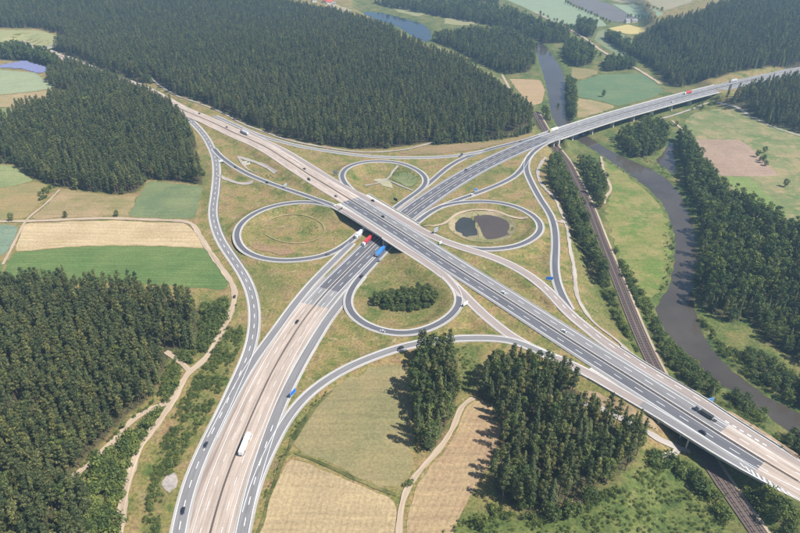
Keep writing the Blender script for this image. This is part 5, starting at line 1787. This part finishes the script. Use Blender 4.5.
VEH = [
    # px, py, road, kind, colour(s), label
    (205, 446, R1, 'car', (.03, .04, .06), 'dark car on the left slip lane, the upper of two there'),
    (183, 510, R1, 'car', (.02, .03, .05), 'dark car on the left slip lane near the bottom edge'),
    (247.5, 446, A6, 'truck', ((.75, .75, .75), (.8, .8, .8)), 'long white lorry on the pale concrete carriageway'),
    (297.5, 321.5, A6, 'car', (.03, .03, .035), 'dark car on the concrete carriageway below the interchange'),
    (360.5, 234, A6, 'truck', ((.8, .8, .8), (.8, .82, .84)), 'white lorry just emerging from under the overpass'),
    (365, 242, A6, 'truck', ((.8, .8, .8), (.55, .05, .06)), 'red trailer lorry with white cab in front of the overpass'),
    (381, 252, LOOP_B, 'truck', ((.06, .2, .55), (.04, .22, .62)), 'blue lorry driving out from under the overpass'),
    (361, 276.5, LOOP_B, 'car', (.03, .03, .04), 'dark car at the start of the southern loop ramp'),
    (302, 169.5, A93, 'car', (.04, .05, .05), 'dark car on the upper concrete carriageway opposite the loop'),
    (310, 179.5, A93, 'van', (.02, .04, .04), 'dark green van on the lower concrete carriageway'),
    (336, 196, A93, 'car', (.12, .13, .14), 'grey car approaching the overpass from the upper left'),
    (243, 133.5, A93, 'truck', ((.05, .05, .06), (.55, .56, .6)), 'grey lorry with dark cab on the upper left motorway'),
    (199, 113.5, A93, 'car', (.03, .03, .03), 'dark car farthest up the left motorway arm'),
    (226, 127.3, A93, 'car', (.05, .05, .05), 'dark car behind the grey lorry on the left arm'),
    (235.7, 167.6, W2, 'car', (.02, .02, .025), 'black car on the thin ramp beside the gravel basin'),
    (266.5, 182.3, W2, 'car', (.02, .02, .025), 'black car on the thin ramp above the western loop'),
    (372, 200, COLS_NE, 'car', (.02, .02, .02), 'black car on the northern collector at the overpass'),
    (383, 216.5, A93, 'car', (.02, .02, .02), 'black car in the middle of the overpass'),
    (467, 170, A6, 'car', (.03, .03, .04), 'dark car on the motorway beyond the overpass'),
    (473, 195.4, LOOP_B, 'van', (.8, .8, .8), 'white van on the ramp above the ponds'),
    (503.5, 293, A93, 'car', (.8, .8, .8), 'white car on the motorway right of the overpass'),
    (563, 329.5, A93, 'car', (.8, .8, .8), 'white car on the motorway beside the ramp junction'),
    (710, 416, A93, 'flat', ((.2, .21, .22), (.3, .3, .3)), 'grey flatbed lorry near the blue sign on the railway bridge'),
    (701.5, 430.5, A93, 'car', (.02, .025, .04), 'dark car crossing the railway bridge'),
    (554, 130.5, A6, 'truck', ((.6, .6, .25), (.8, .8, .72)), 'pale yellow lorry at the near end of the viaduct'),
    (578, 124, A6, 'van', (.8, .8, .8), 'white van on the viaduct above the river'),
    (687, 93.5, A6, 'truck', ((.8, .8, .8), (.6, .08, .08)), 'red and white lorry far along the viaduct'),
    (672.5, 101.8, A6, 'van', (.75, .75, .76), 'white van on the near carriageway of the viaduct'),
    (733, 81.5, A6, 'truck', ((.5, .5, .52), (.6, .6, .62)), 'grey lorry leaving the far end of the viaduct'),
    (398.8, 348, R3, 'car', (.02, .02, .03), 'black car on the ramp in front of the narrow grove'),
    (383.5, 331.3, LOOP_B, 'car', (.5, .5, .5), 'silver car on the bottom of the southern loop'),
    (327, 255.3, LOOP_L, 'car', (.06, .07, .09), 'dark car leaving the western loop'),
    (520, 141.5, A6, 'car', (.03, .03, .04), 'dark car on the motorway before the viaduct'),
    (83, 65, A93, 'van', (.8, .8, .8), 'white van far away on the motorway behind the trees'),
]
for px, py, path, kind, col, lab in VEH:
    z = 0.
    for _ in range(5):
        w = un(px, py, z + .6)
        i = path.near(w)
        z = path.P[i, 2] + .33
    off = float((w[:2] - path.P[i, :2]) @ path.N[i])
    hd = math.atan2(path.T[i, 1], path.T[i, 0])
    if path in (A93, A6):
        lane = min((3.7, 7.4), key=lambda q: abs(abs(off) - q)) if abs(off) < 9.5 else abs(off)
        off = math.copysign(lane, off)
        if off > 0:
            hd += math.pi
    else:
        off = max(-1.8, min(1.8, off))
    if path in (COLS_NE, LOOP_P, EAST):
        hd += math.pi if path is COLS_NE else 0
    loc = (path.P[i, 0] + path.N[i, 0] * off, path.P[i, 1] + path.N[i, 1] * off, path.P[i, 2] + .325)
    e = empty({'truck': 'lorry', 'flat': 'flatbed_lorry', 'van': 'delivery_van', 'car': 'car'}[kind], loc, hd)
    tag(e, lab, {'truck': 'lorry', 'flat': 'lorry', 'van': 'van', 'car': 'car'}[kind])
    if kind in ('car', 'van'):
        make_car(e, col, kind == 'van')
    else:
        make_truck(e, col[0], col[1], 13.4 if kind == 'truck' else 9.0, kind == 'flat')
# tractor-like dark vehicle parked on the farm track
q = gnd(234.7, 297.5)
e = empty('parked_car', (q[0], q[1], q[2] + .45), RAD(95))
tag(e, 'dark car parked on the farm track bend', 'car')
make_car(e, (.05, .04, .04))

# ------------------------------------------------------------------ road signs
def sign(px, py, path, w, h, low, face, label, back='signback', turn=0., name='motorway_sign', bars=True):
    z = 0.
    for _ in range(5):
        q = un(px, py, z)
        z = float(hz(q[0], q[1]))
    i = path.near(q)
    rz = math.atan2(path.T[i, 1], path.T[i, 0]) + math.pi / 2 + turn
    fa = rz - math.pi / 2
    tc_ = math.atan2(-q[1], -q[0])
    df = (fa - tc_ + math.pi) % (2 * math.pi) - math.pi
    lim = RAD(48)
    rz = tc_ + max(-lim, min(lim, df)) + math.pi / 2
    e = empty(name, (q[0], q[1], z), rz)
    tag(e, label, 'sign')
    for sg in (-1, 1):
        MB().tube((sg * w * .32, .1, -.8), (sg * w * .32, .1, low + h), .11, .09, 8).build('post', M['zinc'], e)
    p = MB().box((0, 0, low + h / 2), (w, .09, h)).build('panel', M[back], e)
    MB().box((0, -.07, low + h / 2), (w - .06, .04, h - .06)).build('face', M[face], p)
    b = MB()
    for x, zz, sx, sz in ((0, low + .12, w - .3, .09), (0, low + h - .12, w - .3, .09), (-w / 2 + .15, low + h / 2, .09, h - .3), (w / 2 - .15, low + h / 2, .09, h - .3)):
        b.box((x, -.1, zz), (sx, .02, sz))
    b.build('border', M['white'], p)
    return e


sign(293.5, 396, RC6, 6.0, 3.6, 1.6, 'blue', 'bright blue direction sign at the slip road fork', turn=math.pi, back='blue')
sign(549, 281.5, EAST, 6.0, 3.2, 1.6, 'blue', 'blue direction sign between the two merging eastern ramps', turn=0, back='blue')
sign(707.5, 405.5, COLS_NE, 6.5, 4.2, 2.4, 'pblue', 'pale blue direction sign on the motorway edge by the river', turn=.5, back='pblue')
sign(436, 233.5, COLS_NE, 5.5, 4.2, 1.8, 'signback', 'large grey sign seen from behind beside the western pond', turn=.4)
sign(440.5, 245, COLS_NE, 3.0, 2.4, 1.4, 'white', 'small white sign between collector and motorway by the ponds', turn=.4, back='white')
sign(335.5, 175.5, COLS_NE, 6.5, 4.0, 1.8, 'signback', 'grey-blue sign back at the mouth of the northern loop', turn=math.pi + .3)
sign(285.5, 187.5, W2, 5.0, 2.8, 1.5, 'signback', 'grey sign on the verge above the western loop', turn=.6)
sign(341, 215.5, COLS_SW, 6.0, 3.4, 3.0, 'chassis', 'dark backed sign beside the overpass at the western loop', back='chassis', turn=.5)
sign(395.5, 203.5, COLS_NE, 6.0, 3.2, 3.0, 'chassis', 'dark backed sign behind the overpass at the northern loop', back='chassis', turn=math.pi)
sign(465.5, 306.5, COLS_SW, 5.0, 3.2, 1.6, 'white', 'pale sign in the fork of the southern loop and collector', back='signback', turn=.7)
sign(221.5, 163, R1, 4.0, 2.6, 1.5, 'white', 'pale green-white sign in the fork of the western ramps', back='signback', turn=0)
sign(461.5, 156.8, NCON, 5.0, 3.0, 1.5, 'chassis', 'dark sign where the northern ramps part', back='chassis', turn=math.pi / 2 + .6)
sign(475.5, 193, LOOP_B, 4.4, 3.0, 2.6, 'blue', 'small dark blue sign on the ramp above the ponds', back='blue', turn=.3)
sign(381, 262, LOOP_B, 4.0, 2.4, 2.2, 'signback', 'grey sign beside the collector road below the overpass', turn=.2)

# ------------------------------------------------------------------ gravel basin wall, yellow flowers
q = gnd(246, 164)
e = empty('drain_inlet', (q[0], q[1], q[2]), .6)
tag(e, 'dark concrete drain inlet in the gravel basin', 'drain')
for sg in (-1, 1):
    MB().box((0, sg * 3.2, 1.0), (8, .5, 2.4), 0, .8, 1).build('wing_wall', M['struct'], e)
MB().box((3.8, 0, 1.0), (.5, 6, 2.2)).build('head_wall', M['struct'], e)
MB().box((3.5, 0, .8), (.1, 3.6, 1.5)).build('grate', M['chassis'], e)
# ------------------------------------------------------------------ solar field
SOL = gpoly([(-6, 66.5), (10, 64), (25, 61.5), (49, 68.5), (47, 72.5), (38, 74), (20, 69), (-6, 68.5)])
lo, hi = SOL[:, :2].min(0), SOL[:, :2].max(0)
row_m = {}
ns = 0
for y in np.arange(lo[1], hi[1], 7.0):
    xs = np.arange(lo[0], hi[0], 2.0)
    ins = sdf(SOL, xs, np.full(len(xs), y)) < 0
    if ins.sum() < 6:
        continue
    x0, x1 = xs[ins].min(), xs[ins].max()
    e = empty('solar_panel_row', ((x0 + x1) / 2, y, float(hz((x0 + x1) / 2, y))))
    ns += 1
    tag(e, 'long blue row of tilted solar panels in the field at far left', 'solar panels', 'solar panel rows in the field at far left')
    L = x1 - x0
    n = max(1, int(L / 8))
    for k in range(n):
        a = -L / 2 + L * k / n + .2
        b = -L / 2 + L * (k + 1) / n - .2
        V = [(a, -2.0, .8), (b, -2.0, .8), (b, 2.0, 2.6), (a, 2.0, 2.6), (a, -2.0, .72), (b, -2.0, .72), (b, 2.0, 2.52), (a, 2.0, 2.52)]
        link('panel', mesh('panel', V, [(0, 1, 2, 3), (7, 6, 5, 4), (0, 4, 5, 1), (1, 5, 6, 2), (2, 6, 7, 3), (3, 7, 4, 0)], M['solar']), e)
    mb = MB()
    for k in range(n + 1):
        a = -L / 2 + L * k / n
        mb.box((a, 1.2, 1.0), (.15, .15, 2.4))
        mb.box((a, -1.2, .5), (.15, .15, 1.6))
    tag(mb.build('support', M['zinc'], e), kind='stuff')

# ------------------------------------------------------------------ far houses
def house(px, py, w, d, h, rz, roof, label):
    q = gnd(px, py)
    e = empty('house', (q[0], q[1], q[2] - .3), rz)
    tag(e, label, 'house')
    MB().box((0, 0, h / 2), (w, d, h)).build('wall', M['wall'], e)
    r = d * .42
    V = [(-w / 2 - .5, -d / 2 - .6, h), (w / 2 + .5, -d / 2 - .6, h), (w / 2 + .5, d / 2 + .6, h), (-w / 2 - .5, d / 2 + .6, h), (-w / 2 - .5, 0, h + r), (w / 2 + .5, 0, h + r)]
    ro = link('roof', mesh('roof', V, [(3, 2, 1, 0), (0, 1, 5, 4), (2, 3, 4, 5), (1, 2, 5), (3, 0, 4)], M[roof]), e)
    MB().box((w * .2, d * .1, h + r), (.9, .9, 1.8)).build('chimney', M['wall'], ro)
    for k in range(3):
        x = -w / 2 + w * (k + .5) / 3
        f = MB().box((x, -d / 2 - .02, h * .6), (1.4, .12, 1.6)).build('window', M['white'], e)
        MB().box((x, -d / 2 - .1, h * .6), (1.1, .06, 1.3)).build('pane', M['glass'], f)
    MB().box((w * .05, -d / 2 - .03, 1.1), (1.1, .14, 2.2)).build('door', M['timber'], e)


house(330, 4.2, 16, 11, 6, .2, 'roof_red', 'red roofed house behind the northern forest')
house(325, 2.6, 13, 9, 5.5, -.4, 'roof_red', 'second red roofed house just left of the first')
house(314, 2.0, 12, 9, 5, .5, 'roof_grey', 'grey roofed house left of the red roofs')
house(334, 5.0, 9, 8, 5, .1, 'roof_grey', 'small white house right of the red roof')
house(6, 50, 16, 10, 6, .3, 'roof_grey', 'white house among trees at the far left edge')
house(1, 56.5, 12, 9, 5, -.2, 'roof_red', 'small house at the left edge above the solar field')
house(627, 22.8, 12, 9, 5, .4, 'roof_grey', 'white farmhouse beyond the yellow field')
house(634, 22.2, 14, 9, 4, .2, 'roof_grey', 'low barn beyond the yellow field')

# ------------------------------------------------------------------ single hedges of the far fields
for i, (a, b, n, lab) in enumerate((((565, 3), (609, 23), 16, 'hedge tree on the left edge of the dark ploughed field'), ((628, 17), (655, 19), 9, 'tree in the hedge behind the yellow field'), ((540, 14), (575, 30), 9, 'roadside tree along the country road'),
                                    ((646, 7), (662, 11), 5, 'tree between the two farthest pale fields'), ((757, 157), (766, 166), 4, 'hedge tree on the right edge of the ploughed field'), ((566, 46), (600, 56), 8, 'tree beside the road bend above the river'))):
    for k in range(n):
        t = (k + random.uniform(-.3, .3)) / max(1, n - 1)
        q = gnd(a[0] + (b[0] - a[0]) * t, a[1] + (b[1] - a[1]) * t + .4)
        plant('broad', q[0], q[1], q[2], random.uniform(6, 11), lab, 'field hedge trees %d' % (i + 1) if False else lab.replace('tree', 'trees', 1))

# ------------------------------------------------------------------ haze
hm_ = bpy.data.materials.new('haze')
hm_.use_nodes = True
hn = hm_.node_tree
for n in list(hn.nodes):
    if n.type != 'OUTPUT_MATERIAL':
        hn.nodes.remove(n)
pv_ = hn.nodes.new('ShaderNodeVolumePrincipled')
pv_.inputs['Color'].default_value = (.4, .66, 1.0, 1)
pv_.inputs['Density'].default_value = .00014
pv_.inputs['Anisotropy'].default_value = .2
hn.links.new(pv_.outputs[0], hn.nodes['Material Output'].inputs['Volume'])
zlo, zhi = float(Hg.min()) - 1.5, max(CAM_H + 6, float(Hg.max()) + 40)
hx0, hx1, hy0, hy1 = XS[0] - 60, XS[-1] + 60, YS[0] - 60, YS[-1] + 60
hb = MB().box(((hx0 + hx1) / 2, (hy0 + hy1) / 2, (zlo + zhi) / 2), (hx1 - hx0, hy1 - hy0, zhi - zlo))
hob = hb.build('haze', hm_)
tag(hob, 'thin bluish summer haze over the whole landscape', 'haze', None, 'stuff')
